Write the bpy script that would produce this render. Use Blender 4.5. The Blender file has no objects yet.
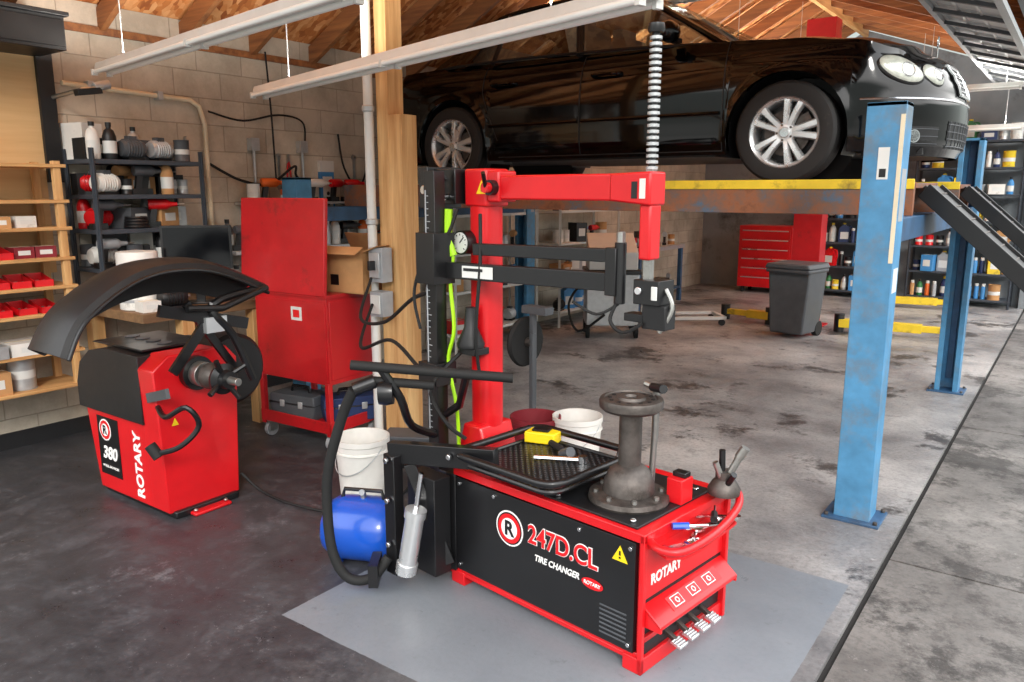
import bpy, bmesh, math, random
from mathutils import Matrix, Vector, Euler
random.seed(7)
pi=math.pi
SC=bpy.context.scene
COL=SC.collection
# ------------------------------------------------------------ materials
def lin(h):
    h=h.lstrip('#'); r=[int(h[i:i+2],16)/255 for i in (0,2,4)]
    return tuple((c/12.92 if c<=.04045 else ((c+.055)/1.055)**2.4) for c in r)
MC={}
def newmat(name):
    m=bpy.data.materials.new(name); m.use_nodes=True
    nt=m.node_tree; b=nt.nodes['Principled BSDF']
    return m,nt,b
def N(nt,t,**kw):
    n=nt.nodes.new(t)
    for k,v in kw.items(): setattr(n,k,v)
    return n
def mixc(nt,fac,a,b):
    m=N(nt,'ShaderNodeMix',data_type='RGBA')
    for s,v in ((0,fac),(6,a),(7,b)):
        if isinstance(v,bpy.types.NodeSocket): nt.links.new(v,m.inputs[s])
        elif s==0: m.inputs[0].default_value=v
        else: m.inputs[s].default_value=(*v[:3],1)
    return m.outputs[2]
def noise(nt,vec,scale,detail=4,rough=.6):
    n=N(nt,'ShaderNodeTexNoise'); n.inputs['Scale'].default_value=scale
    n.inputs['Detail'].default_value=detail; n.inputs['Roughness'].default_value=rough
    nt.links.new(vec,n.inputs['Vector']); return n.outputs[0]
def ramp(nt,fac,stops):
    r=N(nt,'ShaderNodeValToRGB'); e=r.color_ramp.elements
    while len(e)>len(stops): e.remove(e[-1])
    while len(e)<len(stops): e.new(.5)
    for el,(p,c) in zip(e,stops):
        el.position=p; el.color=(*c,1) if len(c)==3 else c
    nt.links.new(fac,r.inputs[0]); return r.outputs[0]
def math_(nt,op,a,b=None):
    m=N(nt,'ShaderNodeMath',operation=op)
    for i,v in enumerate((a,b)):
        if v is None: continue
        if isinstance(v,bpy.types.NodeSocket): nt.links.new(v,m.inputs[i])
        else: m.inputs[i].default_value=v
    return m.outputs[0]
def bump(nt,b,h,strength=.3,dist=.01):
    n=N(nt,'ShaderNodeBump'); n.inputs['Strength'].default_value=strength; n.inputs['Distance'].default_value=dist
    nt.links.new(h,n.inputs['Height']); nt.links.new(n.outputs[0],b.inputs['Normal'])
def mat(key,hexc,rough=.5,metal=0,var=.12,scale=9,coat=0,bmp=0,dirt=0,dirtc='#2a241e',spec=.5):
    if key in MC: return MC[key]
    m,nt,b=newmat(key); c=lin(hexc)
    tc=N(nt,'ShaderNodeTexCoord').outputs['Object']
    n=noise(nt,tc,scale)
    col=ramp(nt,n,[(.3,tuple(x*(1-var) for x in c)),(.7,tuple(min(1,x*(1+var)) for x in c))])
    if dirt:
        n2=noise(nt,tc,scale*.6,8,.7)
        f=ramp(nt,n2,[(.62-dirt*.3,(0,0,0)),(.75,(1,1,1))])
        col=mixc(nt,f,col,lin(dirtc))
    nt.links.new(col,b.inputs['Base Color'])
    rr=N(nt,'ShaderNodeMapRange'); rr.inputs[3].default_value=max(.02,rough-.08); rr.inputs[4].default_value=min(1,rough+.1)
    nt.links.new(n,rr.inputs[0]); nt.links.new(rr.outputs[0],b.inputs['Roughness'])
    b.inputs['Metallic'].default_value=metal; b.inputs['Specular IOR Level'].default_value=spec
    b.inputs['Coat Weight'].default_value=coat; b.inputs['Coat Roughness'].default_value=.05
    if bmp: bump(nt,b,noise(nt,tc,scale*6),bmp,.004)
    MC[key]=m; return m
RED=mat('red_enamel','#cc1119',.36,0,.08,6,.2)
REDO=mat('red_enamel_worn','#b5141b',.42,0,.15,5,.15,0,.12)
BLK=mat('black_enamel','#101012',.35,0,.2,7,.15)
BLKP=mat('black_plastic','#161618',.45,0,.2,12,0,.1)
RUB=mat('black_rubber','#131313',.75,0,.2,14,0,.2)
STL=mat('bare_steel','#a9a8a4',.35,.9,.15,14,0,0,.15,'#5a5148')
CAST=mat('cast_iron','#5e5854',.5,.75,.3,16,0,.3,.3,'#2a2420')
CHR=mat('chrome','#e3e4e6',.12,1,.04,5)
ALU=mat('silver_alloy','#dcdedf',.28,.75,.06,6)
GALV=mat('galvanised','#b9bcbd',.4,.5,.1,20)
WHT=mat('white_enamel','#d3d4d0',.45,0,.06,6)
WHTD=mat('white_dirty_plastic','#dcdad4',.5,0,.08,7,0,0,.15,'#7a7468')
GRY=mat('grey_plastic','#4c4f53',.5,0,.15,8)
GRYL=mat('light_grey_plastic','#9a9da0',.5,0,.12,8)
BLUE=mat('lift_blue','#4a86ae',.55,0,.22,7,0,.12,.42,'#6f6c64')
BLUED=mat('lift_blue_dark','#34587a',.5,0,.25,5,0,.1,.35,'#33291f')
TANK=mat('tank_blue','#1450b8',.3,0,.08,4,.4)
YEL=mat('safety_yellow','#e0c02c',.5,0,.1,8,0,0,.2,'#6b5a2a')
YELP=mat('yellow_plastic','#f0cf1c',.4,0,.05,6)
LIME=mat('lime_hose','#a6e01c',.4,0,.05,6)
CARD=mat('cardboard','#b98a5a',.85,0,.12,10)
CREAM=mat('cream','#d8ccb0',.6,0,.1,6)
ORG=mat('orange_plastic','#d8641e',.5,0,.1,6)
GRN=mat('green_plastic','#2c6e3c',.5,0,.1,6)
NAVY=mat('navy_plastic','#22335c',.5,0,.1,6)
SKYB=mat('sky_blue_plastic','#3f86c0',.5,0,.1,6)
MAROON=mat('dark_red_plastic','#7a1c26',.5,0,.15,6)
PAINT=mat('car_paint_black','#030304',.1,0,.1,3,.4,spec=.3)
TIRE=mat('tyre_rubber','#1c1b1b',.7,0,.25,12,0,.2,.1,'#4b453d')
TUBEL=mat('lamp_tube','#eceeea',.35,0,.02,3)
SCRN=mat('screen_dark','#0a0c10',.1)
LEATH=mat('seat_leather','#8d8478',.6)
TAILR=mat('tail_lamp_red','#8a0d10',.15,0,.05,4,1)
HEADL=mat('headlamp_reflector','#c9ccc0',.3,.2,.2,25)
WT=mat('print_white','#f1efec',.4,0,.02); BT=mat('print_black','#0c0c0d',.4,0,.02); RT=mat('print_red','#d8131c',.4,0,.02)
def m_rust():
    m,nt,b=newmat('rusty_blue_steel')
    tc=N(nt,'ShaderNodeTexCoord').outputs['Object']
    n=noise(nt,tc,3.6,9,.75)
    c=ramp(nt,n,[(.36,lin('#46637c')),(.44,lin('#6a5850')),(.56,lin('#8a5638')),(.7,lin('#5a3a2a'))])
    nt.links.new(c,b.inputs['Base Color']); b.inputs['Roughness'].default_value=.7
    bump(nt,b,noise(nt,tc,30,6),.3,.004); return m
RUST=m_rust()
def m_wood(key,a,bc,axis='z',scale=1.0,rough=.65):
    m,nt,b=newmat(key)
    tc=N(nt,'ShaderNodeTexCoord').outputs['Object']
    mp=N(nt,'ShaderNodeMapping'); nt.links.new(tc,mp.inputs[0])
    s={'z':(18,18,1.2),'x':(1.2,18,18),'y':(18,1.2,18)}[axis]
    mp.inputs['Scale'].default_value=tuple(q*scale for q in s)
    n=noise(nt,mp.outputs[0],1.0,6,.65)
    c=ramp(nt,n,[(.3,lin(a)),(.7,lin(bc))])
    nt.links.new(c,b.inputs['Base Color']); b.inputs['Roughness'].default_value=rough
    bump(nt,b,n,.15,.003); return m
WOODZ=m_wood('pine_vertical','#b07c46','#e2b980','z')
WOODY=m_wood('pine_long','#a87440','#dcb076','y')
WOODR=m_wood('rafter_wood','#6a4028','#a36c3e','x')
BENCHW=m_wood('bench_wood','#5f4630','#8c6c4a','y')
PLYW=m_wood('plywood','#c49c6a','#dcbb88','y',.35)
def m_osb():
    m,nt,b=newmat('osb_sheathing')
    tc=N(nt,'ShaderNodeTexCoord').outputs['Object']
    v=N(nt,'ShaderNodeTexVoronoi'); v.inputs['Scale'].default_value=13
    mp=N(nt,'ShaderNodeMapping'); mp.inputs['Scale'].default_value=(1,2.2,1); mp.inputs['Rotation'].default_value=(0,0,.5)
    nt.links.new(tc,mp.inputs[0]); nt.links.new(mp.outputs[0],v.inputs['Vector'])
    sep=N(nt,'ShaderNodeSeparateColor'); nt.links.new(v.outputs['Color'],sep.inputs[0])
    f=math_(nt,'ADD',math_(nt,'MULTIPLY',sep.outputs[0],.6),math_(nt,'MULTIPLY',noise(nt,tc,7,6),.4))
    c=ramp(nt,f,[(.2,lin('#955227')),(.5,lin('#c27a40')),(.8,lin('#dfa56e'))])
    nt.links.new(c,b.inputs['Base Color']); b.inputs['Roughness'].default_value=.8
    return m
OSB=m_osb()
def m_block():
    m,nt,b=newmat('concrete_block_wall')
    tc=N(nt,'ShaderNodeTexCoord').outputs['Object']
    s=N(nt,'ShaderNodeSeparateXYZ'); nt.links.new(tc,s.inputs[0])
    cb=N(nt,'ShaderNodeCombineXYZ'); nt.links.new(math_(nt,'ADD',s.outputs[0],s.outputs[1]),cb.inputs[0]); nt.links.new(s.outputs[2],cb.inputs[1])
    br=N(nt,'ShaderNodeTexBrick'); nt.links.new(cb.outputs[0],br.inputs['Vector'])
    br.inputs['Scale'].default_value=1; br.inputs['Brick Width'].default_value=.4; br.inputs['Row Height'].default_value=.2
    br.inputs['Mortar Size'].default_value=.006; br.inputs['Mortar Smooth'].default_value=.8
    br.inputs['Color1'].default_value=(*lin('#bdb4a6'),1); br.inputs['Color2'].default_value=(*lin('#ccc3b4'),1)
    br.inputs['Mortar'].default_value=(*lin('#a59c8e'),1)
    n=noise(nt,tc,2.2,8,.7)
    d=ramp(nt,n,[(.38,(.66,.64,.60)),(.62,(1.0,.99,.96))])
    mm=N(nt,'ShaderNodeMix',data_type='RGBA',blend_type='MULTIPLY'); mm.inputs[0].default_value=.9
    nt.links.new(br.outputs['Color'],mm.inputs[6]); nt.links.new(d,mm.inputs[7])
    nt.links.new(mm.outputs[2],b.inputs['Base Color']); b.inputs['Roughness'].default_value=.9
    h=math_(nt,'ADD',math_(nt,'MULTIPLY',br.outputs['Fac'],-.6),math_(nt,'MULTIPLY',noise(nt,tc,60,4),.5))
    bump(nt,b,h,.5,.01); return m
BLOCK=m_block()
def m_floor(inside=True):
    m,nt,b=newmat('stained_concrete_slab' if inside else 'weathered_concrete_apron')
    tc=N(nt,'ShaderNodeTexCoord').outputs['Object']
    n1=noise(nt,tc,.8,8,.62); n2=noise(nt,tc,4.5,10,.78); n3=noise(nt,tc,42,4,.7)
    if inside:
        c=ramp(nt,n1,[(.36,lin('#6f6d6d')),(.48,lin('#918f8e')),(.62,lin('#b4b1ae'))])
        c=mixc(nt,ramp(nt,n2,[(.54,(0,0,0)),(.64,(.55,.55,.55))]),c,lin('#5a5756'))
        c=mixc(nt,ramp(nt,noise(nt,tc,1.15,9,.75),[(.545,(0,0,0)),(.60,(.9,.9,.9))]),c,lin('#2e2b2a'))
        c=mixc(nt,ramp(nt,noise(nt,tc,18,8,.85),[(.57,(0,0,0)),(.65,(.6,.6,.6))]),c,lin('#cfcbc8'))
        s=N(nt,'ShaderNodeSeparateXYZ'); nt.links.new(tc,s.inputs[0])
        mr=N(nt,'ShaderNodeMapRange'); nt.links.new(math_(nt,'ADD',s.outputs[0],math_(nt,'MULTIPLY',n1,1.2)),mr.inputs[0])
        mr.inputs[1].default_value=-1.6; mr.inputs[2].default_value=.3; mr.inputs[3].default_value=.96; mr.inputs[4].default_value=.15
        yy=N(nt,'ShaderNodeMapRange'); nt.links.new(s.outputs[1],yy.inputs[0]); yy.inputs[1].default_value=3.2; yy.inputs[2].default_value=4.6; yy.inputs[3].default_value=1; yy.inputs[4].default_value=.0
        dk=ramp(nt,n2,[(.35,lin('#26272b')),(.52,lin('#35363a')),(.66,lin('#4e4f53'))])
        dk=mixc(nt,ramp(nt,noise(nt,tc,30,6,.85),[(.61,(0,0,0)),(.67,(.75,.75,.75))]),dk,lin('#929296'))
        dk=mixc(nt,ramp(nt,noise(nt,tc,2.6,10,.85),[(.58,(0,0,0)),(.63,(.55,.55,.55))]),dk,lin('#747478'))
        bay=math_(nt,'MULTIPLY',mr.outputs[0],yy.outputs[0])
        c=mixc(nt,bay,c,dk)
        def edge(sock,lo,hi):
            w=math_(nt,'ADD',sock,math_(nt,'MULTIPLY',math_(nt,'SUBTRACT',n2,.5),.015))
            return math_(nt,'MULTIPLY',math_(nt,'GREATER_THAN',w,lo),math_(nt,'LESS_THAN',w,hi))
        msk=math_(nt,'MULTIPLY',edge(s.outputs[0],-2.47,-.66),edge(s.outputs[1],1.80,3.42))
        wear=ramp(nt,n2,[(.33,(.85,.85,.85)),(.42,(1,1,1))])
        pc=mixc(nt,ramp(nt,noise(nt,tc,1.4,4,.5),[(.35,(0,0,0)),(.7,(1,1,1))]),lin('#70757b'),lin('#82878c'))
        pc=mixc(nt,ramp(nt,noise(nt,tc,9,8,.8),[(.60,(0,0,0)),(.68,(.4,.4,.4))]),pc,lin('#4a4c50'))
        c=mixc(nt,math_(nt,'MULTIPLY',msk,wear),c,pc)
        c2=mixc(nt,math_(nt,'MULTIPLY',ramp(nt,n3,[(.35,(.3,.3,.3)),(.55,(0,0,0))]),math_(nt,'SUBTRACT',1.0,math_(nt,'MULTIPLY',msk,.8))),c,lin('#262424'))
        r0,r1=.26,.62
    else:
        c=ramp(nt,n1,[(.36,lin('#575350')),(.5,lin('#716d69')),(.62,lin('#8a8580'))])
        c=mixc(nt,ramp(nt,n2,[(.52,(0,0,0)),(.64,(.7,.7,.7))]),c,lin('#3a3735'))
        c=mixc(nt,ramp(nt,noise(nt,tc,1.2,9,.78),[(.52,(0,0,0)),(.58,(.75,.75,.75))]),c,lin('#2c2927'))
        c=mixc(nt,ramp(nt,noise(nt,tc,20,8,.85),[(.60,(0,0,0)),(.67,(.5,.5,.5))]),c,lin('#aaa6a2'))
        c2=mixc(nt,ramp(nt,n3,[(.35,(.3,.3,.3)),(.55,(0,0,0))]),c,lin('#262424'))
        r0,r1=.5,.85
    nt.links.new(c2,b.inputs['Base Color'])
    rr=N(nt,'ShaderNodeMapRange'); rr.inputs[1].default_value=.35; rr.inputs[2].default_value=.7; rr.inputs[3].default_value=r0; rr.inputs[4].default_value=r1
    nt.links.new(n2,rr.inputs[0]); nt.links.new(rr.outputs[0],b.inputs['Roughness']); b.inputs['Specular IOR Level'].default_value=.4
    bump(nt,b,math_(nt,'ADD',n3,n2),.2,.005); return m
def m_diamond():
    m,nt,b=newmat('diamond_plate')
    tc=N(nt,'ShaderNodeTexCoord').outputs['Object']
    mp=N(nt,'ShaderNodeMapping'); mp.inputs['Rotation'].default_value=(0,0,pi/4); mp.inputs['Scale'].default_value=(44,44,44)
    nt.links.new(tc,mp.inputs[0])
    w=N(nt,'ShaderNodeTexVoronoi'); w.inputs['Scale'].default_value=1; w.inputs['Randomness'].default_value=0; nt.links.new(mp.outputs[0],w.inputs['Vector'])
    h=ramp(nt,w.outputs['Distance'],[(.2,(1,1,1)),(.4,(0,0,0))])
    nt.links.new(mixc(nt,h,lin('#1c1d1f'),lin('#5a5c5e')),b.inputs['Base Color']); b.inputs['Roughness'].default_value=.32; b.inputs['Metallic'].default_value=.4
    bump(nt,b,h,.9,.006); return m
DIAM=m_diamond()
def m_glass(key,tint,fac):
    m,nt,b=newmat(key)
    t=N(nt,'ShaderNodeBsdfTransparent'); t.inputs[0].default_value=(*tint,1)
    g=N(nt,'ShaderNodeBsdfGlossy'); g.inputs['Roughness'].default_value=.03
    mx=N(nt,'ShaderNodeMixShader'); mx.inputs[0].default_value=fac
    nt.links.new(t.outputs[0],mx.inputs[1]); nt.links.new(g.outputs[0],mx.inputs[2])
    nt.links.new(mx.outputs[0],nt.nodes['Material Output'].inputs[0]); return m
GLASS=m_glass('car_window_glass',(.72,.78,.75),.28)
LENS=m_glass('lamp_lens',(.95,.95,.95),.08)
def m_perf():
    m,nt,b=newmat('red_perforated_panel')
    tc=N(nt,'ShaderNodeTexCoord').outputs['Object']
    v=N(nt,'ShaderNodeTexVoronoi'); v.inputs['Scale'].default_value=36; v.inputs['Randomness'].default_value=0
    nt.links.new(tc,v.inputs['Vector'])
    f=ramp(nt,v.outputs['Distance'],[(.28,(1,1,1)),(.32,(0,0,0))])
    c=mixc(nt,f,lin('#b5141b'),lin('#1c0808')); nt.links.new(c,b.inputs['Base Color']); b.inputs['Roughness'].default_value=.4
    return m
PERF=m_perf()
# ------------------------------------------------------------ mesh builder
class B:
    def __init__(s): s.v=[];s.f=[];s.m=[];s.mats=[];s.M=Matrix()
    def mi(s,m):
        if m not in s.mats: s.mats.append(m)
        return s.mats.index(m)
    def add(s,vs,fs,m):
        o=len(s.v); s.v+=[tuple(s.M@Vector(v)) for v in vs]; k=s.mi(m)
        for f in fs: s.f.append([i+o for i in f]); s.m.append(k)
        return s
    def box(s,c,d,m,rot=None):
        R=rot.to_matrix() if hasattr(rot,'to_matrix') else (rot if rot else Matrix.Identity(3))
        c=Vector(c);vs=[]
        for x in(-.5,.5):
            for y in(-.5,.5):
                for z in(-.5,.5): vs.append(c+R@Vector((x*d[0],y*d[1],z*d[2])))
        return s.add(vs,[(0,1,3,2),(4,6,7,5),(0,4,5,1),(2,3,7,6),(0,2,6,4),(1,5,7,3)],m)
    def bx(s,x0,x1,y0,y1,z0,z1,m): return s.box(((x0+x1)/2,(y0+y1)/2,(z0+z1)/2),(abs(x1-x0),abs(y1-y0),abs(z1-z0)),m)
    def beam(s,p0,p1,w,h,m,up=(0,0,1)):
        p0=Vector(p0);p1=Vector(p1);d=p1-p0;L=d.length;d.normalize();u=Vector(up)
        if abs(d.dot(u))>.98: u=Vector((1,0,0))
        a=d.cross(u).normalized();b=a.cross(d)
        vs=[]
        for e in(p0,p1):
            for i,j in((-1,-1),(1,-1),(1,1),(-1,1)): vs.append(e+a*w/2*i+b*h/2*j)
        return s.add(vs,[(0,1,2,3),(7,6,5,4),(0,4,5,1),(1,5,6,2),(2,6,7,3),(3,7,4,0)],m)
    def cyl(s,p0,p1,r,m,r2=None,n=20):
        return s.lathe([(0,0),(r,0),(r if r2 is None else r2,1),(0,1)],p0,p1,m,n,True)
    def lathe(s,prof,p0,p1,m,n=24,rel=False):
        p0=Vector(p0);p1=Vector(p1);d=p1-p0;L=d.length;d.normalize()
        u=Vector((0,0,1)) if abs(d.z)<.9 else Vector((1,0,0))
        a=d.cross(u).normalized();b=d.cross(a);vs=[];fs=[];idx=[]
        for r,h in prof:
            q=p0+d*(h*L if rel else h)
            if r<1e-6: idx.append([len(vs)]);vs.append(q)
            else:
                idx.append(list(range(len(vs),len(vs)+n)))
                for k in range(n):
                    t=2*pi*k/n; vs.append(q+a*r*math.cos(t)+b*r*math.sin(t))
        for A,C in zip(idx,idx[1:]):
            if len(A)==1 and len(C)==1: continue
            for k in range(n):
                k2=(k+1)%n
                if len(A)==1: fs.append((A[0],C[k2],C[k]))
                elif len(C)==1: fs.append((A[k],A[k2],C[0]))
                else: fs.append((A[k],A[k2],C[k2],C[k]))
        return s.add(vs,fs,m)
    def tube(s,pts,r,m,n=8,closed=False,smooth=0):
        P=[Vector(p) for p in pts]
        if smooth: P=cr(P,smooth,closed)
        vs=[];fs=[];L=len(P);pa=None
        for i,p in enumerate(P):
            if closed: t=P[(i+1)%L]-P[i-1]
            else: t=P[min(i+1,L-1)]-P[max(i-1,0)]
            t.normalize()
            if pa is None:
                u=Vector((0,0,1)) if abs(t.z)<.9 else Vector((1,0,0)); a=t.cross(u).normalized()
            else: a=(pa-t*pa.dot(t)).normalized()
            pa=a;b=t.cross(a)
            for k in range(n):
                q=2*pi*k/n; vs.append(p+a*r*math.cos(q)+b*r*math.sin(q))
        for i in range(L if closed else L-1):
            j=(i+1)%L
            for k in range(n):
                k2=(k+1)%n; fs.append((i*n+k,i*n+k2,j*n+k2,j*n+k))
        if not closed:
            fs.append(tuple(range(n))); fs.append(tuple((L-1)*n+k for k in range(n-1,-1,-1)))
        return s.add(vs,fs,m)
    def prism(s,poly,ax,a0,a1,m):
        def P(u,v,w): return {'x':(w,u,v),'y':(u,w,v),'z':(u,v,w)}[ax]
        n=len(poly);vs=[P(u,v,a0) for u,v in poly]+[P(u,v,a1) for u,v in poly]
        fs=[tuple(range(n)),tuple(range(2*n-1,n-1,-1))]+[(i,(i+1)%n,(i+1)%n+n,i+n) for i in range(n)]
        return s.add(vs,fs,m)
    def ell(s,c,r,m,n=16,k=10,R=None):
        vs=[];fs=[];c=Vector(c)
        for i in range(k+1):
            ph=pi*i/k
            for j in range(n):
                th=2*pi*j/n;q=Vector((r[0]*math.sin(ph)*math.cos(th),r[1]*math.sin(ph)*math.sin(th),r[2]*math.cos(ph)))
                if R: q=R@q
                vs.append(c+q)
        for i in range(k):
            for j in range(n): fs.append((i*n+j,i*n+(j+1)%n,(i+1)*n+(j+1)%n,(i+1)*n+j))
        return s.add(vs,fs,m)
    def grid(s,rows,m):
        n=len(rows[0]);vs=[p for r in rows for p in r];fs=[]
        for i in range(len(rows)-1):
            for j in range(n-1): fs.append((i*n+j,i*n+j+1,(i+1)*n+j+1,(i+1)*n+j))
        return s.add(vs,fs,m)
    def mesh(s,name,ang=38):
        me=bpy.data.meshes.new(name); me.from_pydata(s.v,[],s.f)
        for m in s.mats: me.materials.append(m)
        me.polygons.foreach_set('material_index',s.m)
        me.polygons.foreach_set('use_smooth',[True]*len(s.f))
        me.validate(); me.update()
        bm=bmesh.new(); bm.from_mesh(me); bmesh.ops.recalc_face_normals(bm,faces=bm.faces); bm.to_mesh(me); bm.free()
        me.set_sharp_from_angle(angle=math.radians(ang)); return me
def cr(P,k,closed=False):
    out=[];n=len(P)
    for i in (range(n) if closed else range(n-1)):
        if closed: a,b,c,d=P[i-1],P[i],P[(i+1)%n],P[(i+2)%n]
        else: a,b,c,d=P[max(i-1,0)],P[i],P[i+1],P[min(i+2,n-1)]
        for j in range(k):
            t=j/k; out.append(.5*((2*b)+(c-a)*t+(2*a-5*b+4*c-d)*t*t+(3*b-a-3*c+d)*t**3))
    if not closed: out.append(P[-1])
    return out
def setmeta(o,label=None,cat=None,group=None,kind=None):
    if label:o['label']=label
    if cat:o['category']=cat
    if group:o['group']=group
    if kind:o['kind']=kind
def addobj(name,data,loc=(0,0,0),rz=0,parent=None):
    o=bpy.data.objects.new(name,data); o.location=loc; o.rotation_euler=(0,0,math.radians(rz)) if not isinstance(rz,tuple) else rz
    COL.objects.link(o)
    if parent: o.parent=parent
    return o
def bev(o,w):
    if w:
        b=o.modifiers.new('bevel','BEVEL'); b.width=w; b.segments=2; b.limit_method='ANGLE'; b.angle_limit=math.radians(50)
def thing(name,label,cat,loc=(0,0,0),rz=0,group=None):
    o=addobj(name,None,loc,rz); o.empty_display_size=.1; setmeta(o,label,cat,group); return o
def part(parent,name,b,label=None,w=.003,loc=(0,0,0),rz=0):
    o=addobj(name,b.mesh(name),loc,rz,parent); bev(o,w)
    if label:o['label']=label
    return o
def solo(name,b,label,cat,loc=(0,0,0),rz=0,w=.003,group=None):
    o=addobj(name,b.mesh(name),loc,rz); bev(o,w); setmeta(o,label,cat,group); return o
def struct(name,b,w=0):
    o=addobj(name,b.mesh(name)); bev(o,w); o['kind']='structure'; return o
def dup(o,loc,rz=0):
    c=o.copy(); COL.objects.link(c); c.location=loc
    c.rotation_euler=(0,0,math.radians(rz)) if not isinstance(rz,tuple) else rz
    def kids(src,dst):
        for k in src.children:
            q=k.copy(); COL.objects.link(q); q.parent=dst; kids(k,q)
    kids(o,c); return c
def text(parent,s,loc,rot,size,m,name='lettering',bold=0,shear=0,ext=.001,align='CENTER',sx=1):
    cu=bpy.data.curves.new('t','FONT'); cu.body=s; cu.size=size; cu.align_x=align; cu.align_y='CENTER'
    cu.offset=bold*size; cu.shear=shear; cu.extrude=ext
    t=bpy.data.objects.new('t',cu); COL.objects.link(t)
    dg=bpy.context.evaluated_depsgraph_get(); me=bpy.data.meshes.new_from_object(t.evaluated_get(dg))
    bpy.data.objects.remove(t); me.materials.clear(); me.materials.append(m)
    o=bpy.data.objects.new(name,me); COL.objects.link(o); o.parent=parent; o.location=loc; o.rotation_euler=rot; o.scale=(sx,1,1)
    return o
FY=(pi/2,0,0); FX=(pi/2,0,pi/2)
def E(x,y,z): return Euler((math.radians(x),math.radians(y),math.radians(z)))
# ------------------------------------------------------------ room shell
WX=-5.65; YB=13.7; OX=-.58; RX=-3.1; RZ=4.15; WZ=2.75; HZ=3.2
FL=m_floor(True); AP=m_floor(False)
b=B(); b.bx(WX-.2,OX-.012,-.6,YB+.2,-.15,0,FL); struct('floor',b)
b=B()
for a,c in [(-.6,1.7),(1.715,3.80),(3.815,6.4),(6.415,9.6),(9.615,YB+.2)]: b.bx(OX+.012,4.2,a,c,-.16,-.01,AP)
struct('floor.001',b)
b=B(); b.bx(OX-.014,OX+.014,-.6,YB+.2,-.14,-.02,mat('joint_filler','#1d1a18',.9)); struct('trim_1',b)
b=B(); b.bx(WX-.2,WX,.2,YB+.2,0,WZ+.2,BLOCK); struct('wall_left',b)
b=B(); b.prism([(WX,0),(OX+.1,0),(OX+.1,HZ),(RX,RZ),(WX,WZ)],'y',YB,YB+.2,mat('back_wall_paint','#868d92',.8,0,.15,2,0,0,.2)); struct('wall_back',b)
b=B(); b.bx(WX,WX+.015,.2,5.2,0,.11,mat('base_black','#17181b',.6)); struct('baseboard_left',b)
def roof(name,x0,z0,x1,z1):
    b=B(); b.prism([(x0,z0),(x1,z1),(x1,z1+.03),(x0,z0+.03)],'y',.2,YB+.2,OSB); struct(name,b)
roof('ceiling',WX-.2,WZ+.1,RX,RZ+.16); roof('ceiling.001',RX,RZ+.16,OX+.2,HZ+.12)
n=2; y=.5
while y<YB:
    b=B()
    b.beam((WX-.05,y,WZ+.07),(RX,y,RZ+.05),.045,.14,WOODR); b.beam((RX,y,RZ+.05),(OX+.15,y,HZ+.05),.045,.14,WOODR)
    struct('trim_%d'%n,b); n+=1; y+=.61
def trim(b):
    global n
    struct('trim_%d'%n,b); n+=1
b=B(); b.bx(RX-.03,RX+.03,.2,YB,RZ-.1,RZ+.12,WOODY); trim(b)
b=B(); b.bx(WX-.1,WX+.02,.2,YB,WZ,WZ+.05,WOODR); trim(b)
b=B(); b.bx(OX-.02,OX+.1,.2,YB,HZ-.1,HZ+.2,mat('header_paint','#8d9193',.6)); struct('wall_right',b)
b=B(); b.bx(OX-.08,OX+.1,YB-.25,YB,0,HZ,mat('jamb','#7d8285',.6)); trim(b)
DOORM=mat('door_panel','#b9bebf',.5,0,.08,3)
b=B()
for i in range(3):
    z0=3.02+i*.06; x0=-.68-i*.17
    for j in range(26):
        y0=5.6+j*.3
        b.box((x0-.08,y0+.15,z0+.03),(.16,.28,.03),DOORM,E(0,18,0))
    b.beam((x0-.165,5.6,z0+.05),(x0-.165,13.4,z0+.05),.02,.03,GALV)
for j in range(13): b.beam((-.66,5.65+j*.62,2.99),(-1.2,5.65+j*.62,3.15),.05,.03,GRY)
b.beam((-.64,5.5,2.97),(-.64,13.5,2.97),.05,.05,GALV); b.beam((-1.22,5.5,3.17),(-1.22,13.5,3.17),.04,.06,GRYL)
struct('door_1',b)
b=B(); b.bx(WX+.001,WX+.02,1.2,2.47,1.15,2.55,PLYW); trim(b)
b=B(); b.bx(WX+.001,WX+.05,2.47,2.57,1.75,2.6,BLKP); trim(b)
b=B(); b.bx(0,.4,-1.1,0,0,.2,BLKP); b.bx(.4,.41,-1.09,-.01,.02,.18,BLK); b.bx(.0,.43,-1.12,.02,.2,.225,BLKP)
solo('speaker_cabinet',b,'black box cabinet mounted high on block wall','cabinet',(WX+.01,2.5,2.55))
# ------------------------------------------------------------ posts, pipes, lamps
t=thing('support_post','raw pine timber support post with added stud','post',(-3.55,3.68,0),0)
b=B(); b.bx(-.13,-.03,-.07,.07,0,3.85,WOODZ); part(t,'main_stud',b)
b=B(); b.bx(-.03,.08,-.07,.07,0,2.16,WOODZ); part(t,'doubling_stud',b)
t=thing('conduit','white vertical electrical conduit strapped to timber post','pipe',(-3.71,3.57,0),0)
b=B(); b.cyl((0,0,.0),(0,0,3.8),.03,WHT,n=16); part(t,'pipe',b)
for z in(1.5,2.2,3.0):
    b=B(); b.lathe([(.032,-.02),(.04,-.015),(.04,.015),(.032,.02)],(0,0,z),(0,0,z+1),GALV,16); part(t,'strap',b)
t=thing('electrical_box','grey electrical boxes with switch on timber post','switch box',(-3.62,3.53,0),0)
b=B(); b.bx(-.06,.06,-.03,.06,1.12,1.34,GRYL); b.bx(-.045,.045,-.045,-.03,1.15,1.31,GALV); part(t,'box',b)
b=B(); b.bx(-.05,.06,-.04,.06,.9,1.06,GRYL); b.bx(-.035,.045,-.05,-.04,.92,1.04,WHT); part(t,'outlet',b)
b=B(); b.bx(-.012,.012,-.09,-.04,1.2,1.26,BLKP); part(t,'switch_lever',b)
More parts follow.
